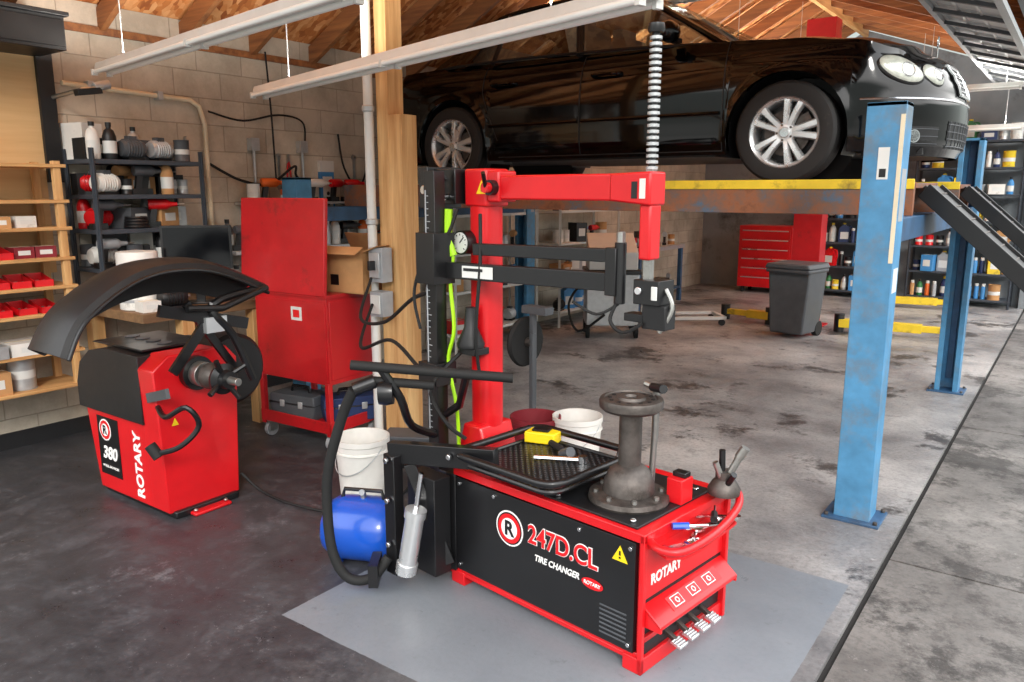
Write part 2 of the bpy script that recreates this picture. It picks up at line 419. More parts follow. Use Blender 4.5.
def lamp(p0,p1,power=30,label='long white fluorescent strip fixture with bare tubes'):
    p0=Vector(p0);p1=Vector(p1);c=(p0+p1)/2;d=p1-p0;L=d.length;a=math.degrees(math.atan2(d.y,d.x))
    t=thing('fluorescent_light',label,'ceiling light',c,a,'strip lights under the roof')
    b=B(); b.prism([(-.04,.0),(.04,.0),(.025,.055),(-.025,.055)],'x',-L/2,L/2,WHT); part(t,'housing',b,w=.002)
    for sgn in(-1,1):
        b=B(); b.cyl((-L/2+.03,sgn*.045,-.008),(L/2-.03,sgn*.045,-.008),.014,TUBEL,n=12)
        for e in(-L/2+.02,0,L/2-.04): b.bx(e,e+.02,sgn*.045-.018,sgn*.045+.018,-.028,.01,WHT)
        part(t,'tube',b,w=0)
    for e in(-L*.35,L*.35):
        x=(c+d.normalized()*e).x
        zt=(WZ+(x-WX)/(RX-WX)*(RZ-WZ)) if x<RX else (RZ+(x-RX)/(OX-RX)*(HZ-RZ))
        b=B(); b.tube([(e,0,.05),(e,0,zt-c.z)],.004,GALV,6); part(t,'hanger_chain',b,w=0)
    if power:
        # uplight added unseen above the fixture to brighten the ceiling, not part of it
        l=bpy.data.lights.new('ceiling_fill','AREA'); l.shape='RECTANGLE'; l.size=L*.95; l.size_y=.04; l.energy=power; l.color=(1.0,.95,.88)
        o=bpy.data.objects.new('ceiling_fill',l); COL.objects.link(o); o.parent=t; o.location=(0,0,.07); o.rotation_euler=(pi,0,0)
lamp((-5.27,2.71,2.45),(-2.4,2.25,2.45),48)
lamp((-4.77,3.54,2.35),(-1.28,2.60,2.35),52)
lamp((-1.9,11,2.87),(-.75,11,2.87),20); lamp((-2.2,12,2.47),(-.75,12,2.47),40)
lamp((-5.2,8.6,2.6),(-2.9,8.6,2.6),65); lamp((-5.2,10.8,2.6),(-2.9,10.8,2.6),65); lamp((-4.4,6.6,3.3),(-1.6,6.6,3.3),34)  # extra fixtures made up deeper in the shop to brighten the interior
t=thing('air_pipe','cream painted air pipe bent down along block wall','pipe')
b=B(); b.tube([(WX+.04,2.62,2.4),(WX+.04,3.55,2.37),(WX+.04,3.62,2.33),(WX+.04,3.66,2.2),(WX+.04,3.66,1.24)],.018,CREAM,10); part(t,'pipe',b,w=0)
for y,z in((2.8,2.4),(3.3,2.38)):
    b=B(); b.bx(WX,WX+.07,y-.02,y+.02,z-.03,z+.03,GALV); part(t,'bracket',b)
b=B(); b.tube([(WX+.05,2.55,2.3),(WX+.3,2.62,2.34),(WX+.32,2.75,2.36)],.015,STL,8); b.box((WX+.3,2.66,2.33),(.06,.16,.04),BLKP,E(10,0,0)); b.cyl((WX+.3,2.7,2.36),(WX+.3,2.8,2.39),.03,GALV)
solo('swing_lamp',b,'black jointed swing arm clamp on block wall','lamp')
for pts,r in(([(WX+.04,3.68,1.9),(WX+.1,3.9,1.78),(WX+.08,4.2,1.75),(WX+.1,4.45,1.9),(WX+.06,4.5,1.82),(WX+.08,4.62,1.7)],.011),([(WX+.04,3.7,2.3),(WX+.05,4.0,2.25),(WX+.05,4.35,2.32),(WX+.05,4.6,2.28),(WX+.05,4.62,2.1)],.008),([(WX+.05,5.0,2.2),(WX+.06,5.05,1.9),(WX+.08,5.2,1.72),(WX+.06,5.35,1.95),(WX+.05,5.4,2.2)],.009)):
    b=B(); b.tube(pts,r,RUB,8,smooth=6); solo('cable',b,'black cable looped along the block wall','cable',w=0,group='cables on the block wall')
b=B(); b.tube([(WX+.12,4.2,2.8),(WX+.13,4.22,2.3),(WX+.12,4.24,1.75)],.008,RUB,6,smooth=3); solo('drop_cord',b,'thin dark drop cord hanging from the roof','cable',w=0)
for yy in(4.1,4.6):
    b=B(); b.tube([(WX+.03,yy,1.235),(WX+.03,yy,2.1)],.012,GALV,8); b.bx(WX,WX+.06,yy-.04,yy+.04,2.02,2.12,GALV)
    solo('riser_pipe',b,'thin galvanised pipe riser on block wall','pipe',w=0,group='wall pipe risers')
b=B(); b.bx(0,.03,-.08,.08,0,.66,SKYB); b.bx(.03,.034,-.055,.055,.06,.52,WHT); b.bx(0,.032,-.082,.082,.56,.66,WHT)
for k in range(5): b.cyl((.034,0,.1+k*.09),(.037,0,.1+k*.09),.018,BLK,n=12)
solo('gauge_board',b,'narrow blue and white gauge board on block wall','gauge',(WX,4.87,1.3),0)
# ------------------------------------------------------------ four post lift
LT=1.74
lift=thing('car_lift','blue four-post car lift with rusty runways holding a car','car lift',(0,0,0))
def post(x,y,h,sgn=1):
    b=B(); S=.80
    b.prism([(u*S,v*S) for u,v in [(-.11,-.10),(.11,-.10),(.11,.10),(.06,.10),(.06,.075),(.085,.075),(.085,-.075),(-.085,-.075),(-.085,.075),(-.06,.075),(-.06,.10),(-.11,.10)]],'z',.012,h,BLUE)
    b.bx(-.025,.025,-.06,-.04,.1,h-.02,BLUED); b.bx(-.088,.088,-.08,.08,h-.02,h,BLUE)
    o=part(lift,'post',b,loc=(x,y,0),rz=0 if sgn>0 else 180)
    b=B(); b.bx(-.14,.14,-.12,.12,0,.014,BLUED)
    for i in(-1,1):
        for j in(-1,1): b.cyl((i*.12,j*.10,.014),(i*.12,j*.10,.03),.012,CAST,n=6)
    q=addobj('base_plate',b.mesh('base_plate'),(0,0,0),0,o); bev(q,.002)
    return o
p1=post(-.82,4.22,2.11); post(-.81,7.5,2.11,-1); post(-5.27,4.24,1.8); post(-5.27,7.5,1.95,-1)
b=B(); b.bx(.066,.086,-.0815,-.08,1.35,2.05,CREAM); b.bx(-.02,.03,-.0815,-.08,1.75,1.9,WHT); b.bx(-.01,.02,-.0825,-.081,1.76,1.8,BLK)
b.bx(.0881,.09,-.05,.05,1.2,1.32,WHT); b.bx(.0881,.09,-.06,.04,1.55,1.8,GRYL)
addobj('label_plate',b.mesh('label_plate'),(0,0,0),0,p1)
for ya,yb in((4.84,5.62),(6.72,7.3)):
    b=B(); b.bx(-5.35,-.78,ya,yb,LT-.03,LT,RUST)
    for yy in(ya,yb): b.bx(-5.35,-.78,yy-.02,yy+.02,LT-.18,LT+.004,RUST)
    b.bx(-3.0,-.78,ya-.026,ya-.018,LT-.035,LT+.02,YEL)
    for i in range(9): b.bx(-5.3+i*.54,-5.26+i*.54,ya,yb,LT-.13,LT-.03,RUST)
    part(lift,'runway',b)
    b=B(); dx,dz=.62,-.56
    P0=Vector((-.76,0,LT-.02));D=Vector((dx,0,dz)).normalized();Lr=1.15
    mid=P0+D*Lr/2; ra=math.degrees(math.atan2(-dz,dx))
    b.box((mid.x,(ya+yb)/2,mid.z),(Lr,.45,.02),BLKP,E(0,ra,0))
    for yy in((ya+yb)/2-.225,(ya+yb)/2+.225): b.box((mid.x,yy,mid.z-.02),(Lr,.02,.09),BLK,E(0,ra,0))
    for i in range(10):
        q=P0+D*(.08+i*.11); b.box((q.x,(ya+yb)/2,q.z+.012),(.012,.42,.012),CAST,E(0,42,0))
    part(lift,'ramp',b,'black steel drive-on ramp')
for x in(-.81,-5.27):
    b=B(); b.bx(x-.06,x+.06,4.32,7.42,LT-.30,LT-.18,BLUED); part(lift,'crossbeam',b)
b=B(); b.tube([(-5.0,5.2,LT-.15),(-3,5.25,LT-.17),(-1,5.2,LT-.14)],.012,GALV,6); part(lift,'cable',b,w=0)
# ------------------------------------------------------------ car
def build_car():
    car=thing('car','glossy black four-door saloon raised on blue lift','car',(-1.66,6.19,LT),0)
    FA,RA=0.0,-2.84
    ctrl=[(.935,0),(.918,.25),(.865,.46),(.765,.64),(.60,.775),(.38,.86),(0,.90),(-.6,.905),(-1.4,.91),(-2.2,.91),(-2.85,.895),(-3.3,.86),(-3.62,.80),(-3.8,.66),(-3.88,.4),(-3.9,0)]
    pl=[tuple(q) for q in cr([Vector((x,y,0)) for x,y in ctrl],14)]
    def yat(x):
        for a,c in zip(pl,pl[1:]):
            if a[0]>=x>=c[0]:
                t=(a[0]-x)/max(1e-6,a[0]-c[0]); return a[1]+(c[1]-a[1])*t
        return .9
    Ra=.385
    pts=[(p[0],p[1]) for p in pl if not any(abs(p[0]-cx)<Ra+.02 and p[1]>.6 for cx in(FA,RA))]
    for cx in(FA,RA):
        for k in range(25):
            x=cx+Ra*math.cos(pi*k/24); pts.append((x,yat(x)))
        for e in(-1,1): pts.append((cx+e*(Ra+.004),yat(cx+e*(Ra+.004))))
    seq=sorted(pts,key=lambda p:-p[0])
    def interp(x,tab):
        if x<=tab[0][0]: return tab[0][1]
        for (a,u),(c,v) in zip(tab,tab[1:]):
            if x<=c:
                t=(x-a)/(c-a); t=t*t*(3-2*t); return u+(v-u)*t
        return tab[-1][1]
    ZT=[(-3.9,.93),(-3.6,1.0),(-3.0,1.0),(-2,.985),(-1,.965),(-.45,.95),(0,.925),(.35,.885),(.65,.83),(.94,.755)]
    def zb(x,y):
        for cx in(FA,RA):
            d=abs(x-cx)
            if d<=Ra+1e-5 and y>.6: return .33+math.sqrt(max(0,Ra*Ra-d*d))
        return .17 if x>.6 else .2
    def inset(z,x,y):
        s=interp(z,[(.15,.07),(.22,.03),(.32,.008),(.45,0),(.62,0),(.68,.006),(.75,.016),(.85,.04),(.93,.085),(1.0,.15)])
        f=interp(x,[(.45,0),(.8,1)])
        fr=interp(z,[(.15,.05),(.26,.01),(.44,0),(.50,.0),(.54,.02),(.60,.03),(.68,.06),(.74,.10),(.80,.17)])
        return s*(1-f)+fr*f
    rows=[];NR=22
    def nrm(i):
        a=seq[max(0,i-1)];c=seq[min(len(seq)-1,i+1)]
        tx,ty=c[0]-a[0],c[1]-a[1]
        if i==0: tx,ty=0,1
        if i==len(seq)-1: tx,ty=0,-1
        L=math.hypot(tx,ty) or 1; return ty/L,-tx/L
    for i,(x,y) in enumerate(seq):
        nx,ny=nrm(i); z0=zb(x,y);z1=interp(x,ZT);r=[]
        for k in range(NR+1):
            z=z0+(z1-z0)*k/NR; s=inset(z,x,y)
            for cx in(FA,RA):
                dd=math.hypot(x-cx,z-.33)
                if dd<Ra+.05 and y>.6: s-=.014*max(0,1-(dd-Ra)/.05)
            r.append((x-nx*s,y-ny*s,z))
        rows.append(r)
    b=B()
    b.grid(rows,PAINT); b.grid([[(x,-y,z) for x,y,z in r] for r in rows],PAINT)
    b.grid([[(r[-1][0],r[-1][1]*t,r[-1][2]+.085*(1-t*t)*min(1,r[-1][1]/.6)) for t in[q/8 for q in range(-8,9)]] for r in rows],PAINT)
    def side(x,z,off=.002,sg=-1): return (x,sg*(yat(x)-inset(z,x,0)+off),z)
    for sg in(-1,1):
        for x0 in(-.42,-1.55,-2.5):
            pts_=[side(x0,.22+.73*k/14,sg=sg) for k in range(15)]
            if x0==-2.5: pts_=[side(x0+(max(0,.75-z)*.42),z,sg=sg) for z in[.36+.6*k/14 for k in range(15)]]
            b.tube(pts_,.0045,BLKP,5)
        b.tube([side(-.42-k*.16,.225,sg=sg) for k in range(13)],.004,BLKP,5)
    part(car,'body',b,w=0)
    for sg in(-1,1):
        for xa,xb in((-.44,-1.53),(-1.57,-2.42)):
            b=B(); b.tube([side(xa+(xb-xa)*k/10,.475,.004,sg) for k in range(11)],.014,PAINT,6); part(car,'side_moulding',b,w=0)
    fr_=[j for j in range(len(seq)) if seq[j][0]>.42]
    def frontpt(iy,z,off=.004):
        ay=abs(iy); sg=1 if iy>=0 else -1
        js=sorted(fr_,key=lambda j:seq[j][1])
        for j0,j1 in zip(js,js[1:]):
            if seq[j1][1]>=ay: break
        y0,y1=seq[j0][1],seq[j1][1]; t=0 if y1-y0<1e-6 else max(0,min(1,(ay-y0)/(y1-y0)))
        n0=nrm(j0);n1=nrm(j1); nx=n0[0]*(1-t)+n1[0]*t; ny=n0[1]*(1-t)+n1[1]*t; L=math.hypot(nx,ny); nx/=L;ny/=L
        x=seq[j0][0]*(1-t)+seq[j1][0]*t; y=y0*(1-t)+y1*t; s=inset(z,x,y)-off
        return Vector((x-nx*s,(y-ny*s)*sg,z)),Vector((nx,ny*sg,0))
    def arc_y(a,c,k): return [a+(c-a)*i/k for i in range(k+1)]
    b=B(); b.tube([frontpt(y,.515,.002)[0] for y in arc_y(-.845,.845,40)],.007,CHR,6)
    part(car,'bumper_strip',b,'chrome bumper strip',w=0)
    b=B(); zs=[.565+.03*k for k in range(7)]
    def gw(z): return .21+.08*(z-.565)/.18
    sl=arc_y(-1,1,10)
    b.grid([[frontpt(gw(z)*s_,z,.006)[0] for s_ in sl] for z in zs],BLK)
    for z in zs[1:-1]: b.tube([frontpt(gw(z)*s_,z,.010)[0] for s_ in sl],.0045,CHR,5)
    for z in(zs[0],zs[-1]): b.tube([frontpt(gw(z)*s_,z,.012)[0] for s_ in sl],.011,CHR,6)
    for s_ in(-1,1): b.tube([frontpt(gw(z)*s_,z,.012)[0] for z in zs],.011,CHR,6)
    b.tube([frontpt(0.001,z,.012)[0] for z in zs],.004,CHR,6)
    part(car,'grille',b,'chrome slatted grille',w=0)
    b=B()
    b.cyl((.72,0,.84),(.72,0,.91),.005,CHR); b.M=Matrix.Translation((.72,0,.94))@Matrix.Rotation(pi/2,4,'Y')
    b.tube([(.035*math.cos(a),.035*math.sin(a),0) for a in[2*pi*k/20 for k in range(20)]],.004,CHR,6,closed=True)
    for a in(pi,pi+2.09,pi-2.09): b.tube([(0,0,0),(.035*math.cos(a),.035*math.sin(a),0)],.004,CHR,6)
    part(car,'hood_emblem',b,'chrome three-pointed star emblem',w=0)
    b=B()
    yy_=arc_y(-.40,.40,12)
    b.grid([[frontpt(y,z,.003)[0] for y in yy_] for z in(.22,.28,.34,.39)],BLKP)
    for k in range(4): b.tube([frontpt(y,.235+.045*k,.006)[0] for y in yy_],.003,GRY,5)
    for y in arc_y(-.38,.38,10): b.tube([frontpt(y,z,.006)[0] for z in(.22,.28,.34,.39)],.0025,GRY,4)
    part(car,'lower_intake',b,w=0)
    for sg in(-1,1):
        ys2=[sg*q for q in arc_y(.50,.72,6)]
        b=B(); b.grid([[frontpt(y,z,.003)[0] for y in ys2] for z in(.23,.29,.35)],BLKP)
        for k in range(3): b.tube([frontpt(y,.245+.045*k,.005)[0] for y in ys2],.0025,GRY,5)
        part(car,'side_intake',b,w=0)
        p,nn=frontpt(sg*.67,.29,0)
        b=B(); b.cyl(p-nn*.02,p+nn*.010,.04,CHR,n=20); b.cyl(p+nn*.010,p+nn*.014,.035,LENS,n=20); part(car,'fog_lamp',b,w=0)
        # slanted ovals laid flush on the skin, swept back into the fender
        for yy,rw,rh,zz in((.735,.155,.080,.695),(.525,.095,.070,.668)):
            p,nn=frontpt(sg*yy,zz,0)
            up=(frontpt(sg*yy,zz+.04,0)[0]-frontpt(sg*yy,zz-.04,0)[0]).normalized(); al=(frontpt(sg*(yy+.05),zz,0)[0]-frontpt(sg*(yy-.05),zz,0)[0]).normalized()
            nn=al.cross(up)*(1 if al.cross(up).dot(nn)>0 else -1); up=nn.cross(al)
            if up.z<0: up=-up
            if al.x>0: al=-al
            al2=(al*math.cos(.38)+up*math.sin(.38)).normalized(); up2=nn.cross(al2)
            q=Matrix((al2,up2,nn)).transposed()
            b=B(); b.ell(p-nn*.008,(rw*1.07,rh*1.10,.026),BLK,36,10,q); b.ell(p-nn*.003,(rw,rh,.028),HEADL,36,10,q)
            cc=p-al2*rw*.22
            b.lathe([(rh*.50,.0),(rh*.57,.006),(rh*.64,.0)],cc+nn*.020,cc+nn*1.1,CHR,24); b.lathe([(0,.004),(rh*.48,0)],cc+nn*.020,cc+nn*1.1,ALU,24)
            b.ell(p,(rw*1.01,rh*1.01,.034),LENS,36,10,q)
            part(car,'headlight',b,'clear oval headlight',w=0)
    b=B(); b.bx(-2.35,-.5,-.8,.8,.19,.24,BLKP); b.bx(.42,.78,-.6,.6,.18,.22,BLKP); b.bx(-3.7,-3.3,-.7,.7,.25,.3,BLKP); b.bx(-3.3,.42,-.5,.5,.2,.3,BLKP)
    for cx in(FA,RA):
        for sg in(-1,1):
            arc=[(cx+(Ra+.002)*math.cos(a),(Ra+.002)*math.sin(a)+.33) for a in[-.4+ (pi+.8)*k/20 for k in range(21)]]
            b.grid([[(x,sg*.86,z) for x,z in arc],[(x,sg*.5,z) for x,z in arc]],BLKP)
            b.lathe([(0,0),(.38,0)],(cx,sg*.5,.33),(cx,sg*.49,.33),BLKP,24)
    part(car,'underbody',b,w=0)
    base=[(-.50,.72),(-1.0,.80),(-1.6,.82),(-2.3,.82),(-2.9,.76),(-3.25,.62)]
    top=[(-1.22,.55),(-1.4,.60),(-1.7,.62),(-2.2,.61),(-2.5,.58),(-2.68,.52)]
    zb_=[.955,.97,.985,.995,1.0,1.0]; ztp=[1.385,1.41,1.425,1.41,1.385,1.35]
    for s in(1,-1):
        b=B(); b.grid([[(x,s*y,z) for (x,y),z in zip(base,zb_)],[(x,s*y,z) for (x,y),z in zip(top,ztp)]],GLASS)
        part(car,'side_window',b,'tinted side windows',w=0)
    tt=[q/6 for q in range(-6,7)]
    b=B(); b.grid([[(base[0][0]+.14*(1-t*t),base[0][1]*t,.96+.05*(1-t*t)) for t in tt],[(top[0][0]+.05*(1-t*t),top[0][1]*t,1.385+.03*(1-t*t)) for t in tt]],GLASS)
    part(car,'windscreen',b,w=0)
    b=B(); b.grid([[(base[-1][0]-.1*(1-t*t),base[-1][1]*t,1.0+.05*(1-t*t)) for t in tt],[(top[-1][0],top[-1][1]*t,1.35+.06*(1-t*t)) for t in tt]],GLASS)
    part(car,'rear_window',b,w=0)
    b=B(); b.grid([[(x,y*t,z+.05*(1-t*t)) for t in tt] for (x,y),z in zip(top,ztp)],PAINT)
    for s in(1,-1):
        b.tube([Vector((x,s*y,z)) for (x,y),z in zip(top,ztp)],.022,PAINT,8,smooth=4)
        b.tube([(base[0][0],s*base[0][1],.95),(top[0][0],s*top[0][1],1.385)],.028,PAINT,8)
        b.tube([(-1.60,s*.825,.97),(-1.72,s*.625,1.42)],.03,BLK,8)
        b.tube([(-2.45,s*.81,.98),(-2.42,s*.59,1.39)],.02,BLK,8)
        b.add([(-2.75,s*.79,.98),(-3.35,s*.62,.98),(-2.68,s*.525,1.355),(-2.45,s*.59,1.39)],[(0,1,2,3)],PAINT)
        b.tube([Vector((x,s*(y+.01),z)) for (x,y),z in zip(base,zb_)],.012,BLK,6,smooth=3)
    part(car,'roof',b,w=0)
    b=B(); b.bx(-2.6,-.8,-.6,.6,.5,.85,LEATH)
    for y in(-.36,.36):
        b.box((-1.75,y,.98),(.16,.46,.55),LEATH,E(0,-14,0)); b.box((-1.86,y,1.27),(.1,.26,.16),LEATH)
    b.box((-2.75,0,.95),(.16,1.1,.5),LEATH,E(0,-16,0))
    b.M=Matrix.Translation((-1.15,-.36,.97))@Matrix.Rotation(math.radians(65),4,'Y'); b.tube([(.18*math.cos(a),.18*math.sin(a),0) for a in[2*pi*k/20 for k in range(20)]],.015,BLKP,6,closed=True)
    part(car,'interior',b,'beige seats and steering wheel',w=.02)
    for s in(-1,1):
        b=B(); b.ell((-.80,s*.97,1.03),(.07,.11,.075),PAINT,16,10); b.box((-.80,s*.86,.985),(.06,.08,.03),BLK); b.ell((-.85,s*.97,1.03),(.03,.09,.058),CHR)
        part(car,'wing_mirror',b,w=0)
        for xh in(-1.33,-2.28):
            b=B(); py=side(xh,.80,0,s)[1]; b.tube([(xh-.12,py,.80),(xh-.09,py+s*.035,.80),(xh+.09,py+s*.035,.80),(xh+.12,py,.80)],.013,PAINT,8,smooth=3); part(car,'door_handle',b,w=0)
        b=B(); b.ell((-3.78,s*.66,.78),(.1,.14,.13),TAILR); part(car,'tail_light',b,w=0)
    wh=addobj('wheel',None,(0,-.79,.33),0,car)
    b=B(); b.lathe([(.215,-.09),(.225,-.105),(.27,-.112),(.31,-.105),(.328,-.085),(.33,-.05),(.33,.05),(.328,.085),(.31,.105),(.27,.112),(.225,.105),(.215,.09)],(0,0,0),(0,1,0),TIRE,48)
    for yy in(-.05,-.017,.017,.05): b.lathe([(.3305,yy-.004),(.3315,yy),(.3305,yy+.004)],(0,0,0),(0,1,0),BLKP,48)
    addobj('tire',b.mesh('tire'),(0,0,0),0,wh)
    b=B(); b.lathe([(.19,.09),(.205,-.0),(.205,-.06),(.216,-.085),(.232,-.098),(.228,-.106),(.21,-.094),(.198,-.07),(.198,-.0),(.18,.09)],(0,0,0),(0,1,0),ALU,48)
    for k in range(5):
        for e in(-1,1):
            a=2*pi*k/5+pi/2; da=e*.15
            r0,r1=.045,.212
            p0=Vector((math.cos(a+da*1.6)*r0,-.075,math.sin(a+da*1.6)*r0)); p1=Vector((math.cos(a+da*1.45)*r1,-.085,math.sin(a+da*1.45)*r1)); pm=(p0+p1)/2+Vector((0,-.010,0))
            t0=Vector((-math.sin(a),0,math.cos(a)))
            vs=[]
            for p,w,th in((p0,.022,.03),(pm,.022,.028),(p1,.028,.035)):
                vs+= [p-t0*w+Vector((0,.004,0)),p-t0*w*.6+Vector((0,-.010,0)),p+t0*w*.6+Vector((0,-.010,0)),p+t0*w+Vector((0,.004,0)),p+t0*w+Vector((0,th,0)),p-t0*w+Vector((0,th,0))]
            fs=[]
            for q in range(2):
                for j in range(6): fs.append((q*6+j,q*6+(j+1)%6,q*6+6+(j+1)%6,q*6+6+j))
            b.add(vs,fs,ALU)
    b.lathe([(0,-.098),(.03,-.096),(.036,-.088),(.062,-.084),(.07,-.07),(.07,-.03),(0,-.03)],(0,0,0),(0,1,0),ALU,32)
    b.lathe([(0,-.1005),(.028,-.0995),(.028,-.095)],(0,0,0),(0,1,0),CHR,24)
    for k in range(5):
        a=2*pi*k/5+pi/2+pi/5; b.cyl((.05*math.cos(a),-.09,.05*math.sin(a)),(.05*math.cos(a),-.07,.05*math.sin(a)),.008,CAST,n=6)
    o=addobj('rim',b.mesh('rim'),(0,0,0),0,wh); o['label']='silver five twin-spoke alloy rim'
    b=B(); b.lathe([(.07,-.03),(.15,-.03),(.15,-.005),(.07,-.005)],(0,0,0),(0,1,0),CAST,36); b.box((.09,-.01,.09),(.09,.07,.1),CAST,E(0,45,0)); b.lathe([(0,0),(.19,0)],(0,.02,0),(0,1,0),BLKP,36)
    addobj('brake_disc',b.mesh('brake_disc'),(0,0,0),0,wh)
    for (x,y,rz,ry) in((RA,-.79,0,.3),(0,.79,180,0),(RA,.79,180,.5)):
        c=dup(wh,(x,y,.33),(0,ry,math.radians(rz))); c.parent=car
    wh.rotation_euler=(0,.25,0)
build_car()
# ------------------------------------------------------------ tyre changer
TC=thing('tire_changer','red and black tyre changing machine with column and arms','tyre changer',(-2.074,2.446,0),-8)
L_=.965
b=B(); b.bx(.0,L_,.0,.55,.06,.5,REDO); b.bx(0,L_,-.012,.0,.045,.075,RED)
b.bx(-.02,.06,-.02,.57,0,.06,RED); b.bx(L_-.06,L_+.02,-.02,.57,0,.06,RED); b.bx(.0,L_,-.015,.015,.04,.06,RED)
part(TC,'cabinet',b)
b=B(); b.bx(.015,L_-.015,-.022,-.0005,.075,.495,BLK)
for x,z in((.04,.1),(.04,.47),(.93,.1),(.93,.47),(.25,.47),(.7,.47)): b.cyl((x,-.022,z),(x,-.028,z),.008,CHR,n=10)
for i in range(7): b.bx(.80,.92,-.0235,-.022,.10+i*.018,.107+i*.018,GRY)
fp=part(TC,'front_panel',b,'black panel with machine lettering')
def disc(par,x,y,z,r,m,ax='y',name='logo_disc',n=32,r0=0):
    b=B()
    if ax=='y': b.lathe([(r0,0),(r,0),(r,.001),(r0,.001)],(x,y,z),(x,y-1,z),m,n)
    else: b.lathe([(r0,0),(r,0),(r,.001),(r0,.001)],(x,y,z),(x+1,y,z),m,n)
    return part(par,name,b,w=0)
disc(fp,.34,-.0225,.36,.075,WT); disc(fp,.34,-.0235,.36,.068,BT); disc(fp,.34,-.0245,.36,.062,RT)
disc(fp,.34,-.0255,.36,.044,WT)
text(fp,'R',(.34,-.0275,.358),FY,.085,BT,bold=.03)
text(fp,'247D.CL',(.615,-.0235,.37),FY,.107,WT,bold=.045,sx=.88)
text(fp,'247D.CL',(.615,-.0262,.37),FY,.107,RT,bold=.016,sx=.88)
text(fp,'TIRE CHANGER',(.59,-.0245,.282),FY,.036,WT,bold=.02,shear=.2,sx=.9)
b=B(); b.M=Matrix.Translation((.765,-.0235,.275))@Matrix.Diagonal((1,1,.42,1)); b.lathe([(0,0),(.05,0),(.05,.001),(0,.001)],(0,0,0),(0,-1,0),RT,32); part(fp,'maker_badge',b,w=0)
text(fp,'ROTARY',(.765,-.0255,.275),FY,.02,WT,bold=.01)
def tri(par,x,y,z,s,name='warning_triangle'):
    b=B(); b.prism([(x-s,z-s*.8),(x+s,z-s*.8),(x,z+s*.95)],'y',y-.001,y,YELP)
    b.prism([(x-s*.12,z-s*.15),(x+s*.12,z-s*.15),(x+s*.1,z+s*.35),(x-s*.1,z+s*.35)],'y',y-.002,y-.001,BT); b.prism([(x-s*.12,z-s*.5),(x+s*.12,z-s*.5),(x+s*.12,z-s*.3),(x-s*.12,z-s*.3)],'y',y-.002,y-.001,BT); part(par,name,b,w=0)
tri(fp,.885,-.0225,.435,.034)
b=B(); b.bx(-.0,L_+.02,-.02,.57,.5,.535,RED); b.bx(.5,.94,-.0,.5,.535,.545,BLKP)
for x in(.55,.9):
    for y in(.03,.45): b.cyl((x,y,.545),(x,y,.555),.012,CHR,n=8)
part(TC,'top_plate',b)
tt=addobj('turntable',None,(.765,.19,0),0,TC)
b=B(); b.lathe([(0,.545),(.15,.545),(.155,.555),(.15,.572),(.10,.58),(.095,.62),(.075,.665),(.055,.68),(.043,.685),(.043,.90),(.07,.905),(0,.905)],(0,0,0),(0,0,1),CAST,40)
for k in range(8): a=k*pi/4; b.cyl((.125*math.cos(a),.125*math.sin(a),.572),(.125*math.cos(a),.125*math.sin(a),.587),.01,STL,n=6)
addobj('pedestal',b.mesh('pedestal'),(0,0,0),0,tt)
b=B(); b.lathe([(.02,.898),(.105,.898),(.118,.91),(.12,.932),(.116,.942),(.10,.946),(.098,.94),(.055,.94),(.05,.95),(.025,.95),(.02,.94)],(0,0,0),(0,0,1),CAST,40)
for k in range(12): a=k*pi/6; b.cyl((.08*math.cos(a),.08*math.sin(a),.937),(.08*math.cos(a),.08*math.sin(a),.943),.008,BLKP,n=8)
addobj('table_disc',b.mesh('table_disc'),(0,0,0),0,tt)
b=B(); b.tube([(.02,.20,.545),(.03,.20,.80),(.035,.19,.965)],.013,STL,10); b.tube([(.02,.19,.97),(.10,.14,.985)],.017,BLKP,10); b.tube([(-.02,.20,.975),(.03,.19,.97)],.012,STL,8)
part(TC,'bead_lever',b,loc=(.77,.10,0),w=0)
b=B(); b.bx(.88,.945,.27,.35,.545,.64,RED); b.bx(.885,.94,.30,.34,.64,.66,BLK); part(TC,'inflation_box',b)
tr=addobj('wheel_tray',None,(.365,.155,.6),0,TC)
def rrect(w,h,r,z=0,n=6):
    o=[]
    for cx,cy,a0 in((w-r,h-r,0),(-w+r,h-r,pi/2),(-w+r,-h+r,pi),(w-r,-h+r,3*pi/2)):
        for k in range(n+1): a=a0+pi/2*k/n; o.append((cx+r*math.cos(a),cy+r*math.sin(a),z))
    return o
b=B(); b.tube(rrect(.275,.265,.08,.04),.016,BLK,10,closed=True)
for x,y in((-.2,-.25),(.2,-.25),(-.2,.25),(.2,.25)): b.tube([(x,y,.04),(x,y*.9,-.01)],.01,BLK,8)
addobj('rail',b.mesh('rail'),(0,0,0),0,tr)
b=B(); b.prism([(x,y) for x,y,z in rrect(.255,.245,.07)],'z',-.012,-.004,DIAM); b.tube(rrect(.255,.245,.07,0),.008,BLK,6,closed=True)
addobj('diamond_plate',b.mesh('diamond_plate'),(0,0,0),0,tr)
b=B(); b.bx(-.15,.15,-.1,.12,-.06,-.01,BLK); addobj('mount',b.mesh('mount'),(0,0,0),0,tr)
b=B(); b.prism([(-.085+.060*math.copysign(abs(math.cos(a))**.6,math.cos(a)),.27+.063*math.copysign(abs(math.sin(a))**.6,math.sin(a))) for a in[2*pi*(k+.5)/28 for k in range(28)]],'z',.5,1.79,RED)
b.prism([(-.21,.44),(.04,.44),(.0,.56),(-.03,.66),(-.14,.66),(-.17,.56)],'y',.17,.37,RED)
b.bx(-.15,-.015,.20,.34,1.63,1.79,RED)
part(TC,'column',b,w=.01)
b=B(); b.bx(-.36,0,.05,.5,.0,.46,BLK); b.bx(-.38,.02,.03,.52,.0,.04,RED); b.bx(-.05,.01,-.02,.05,.05,.5,BLKP); part(TC,'column_base',b)
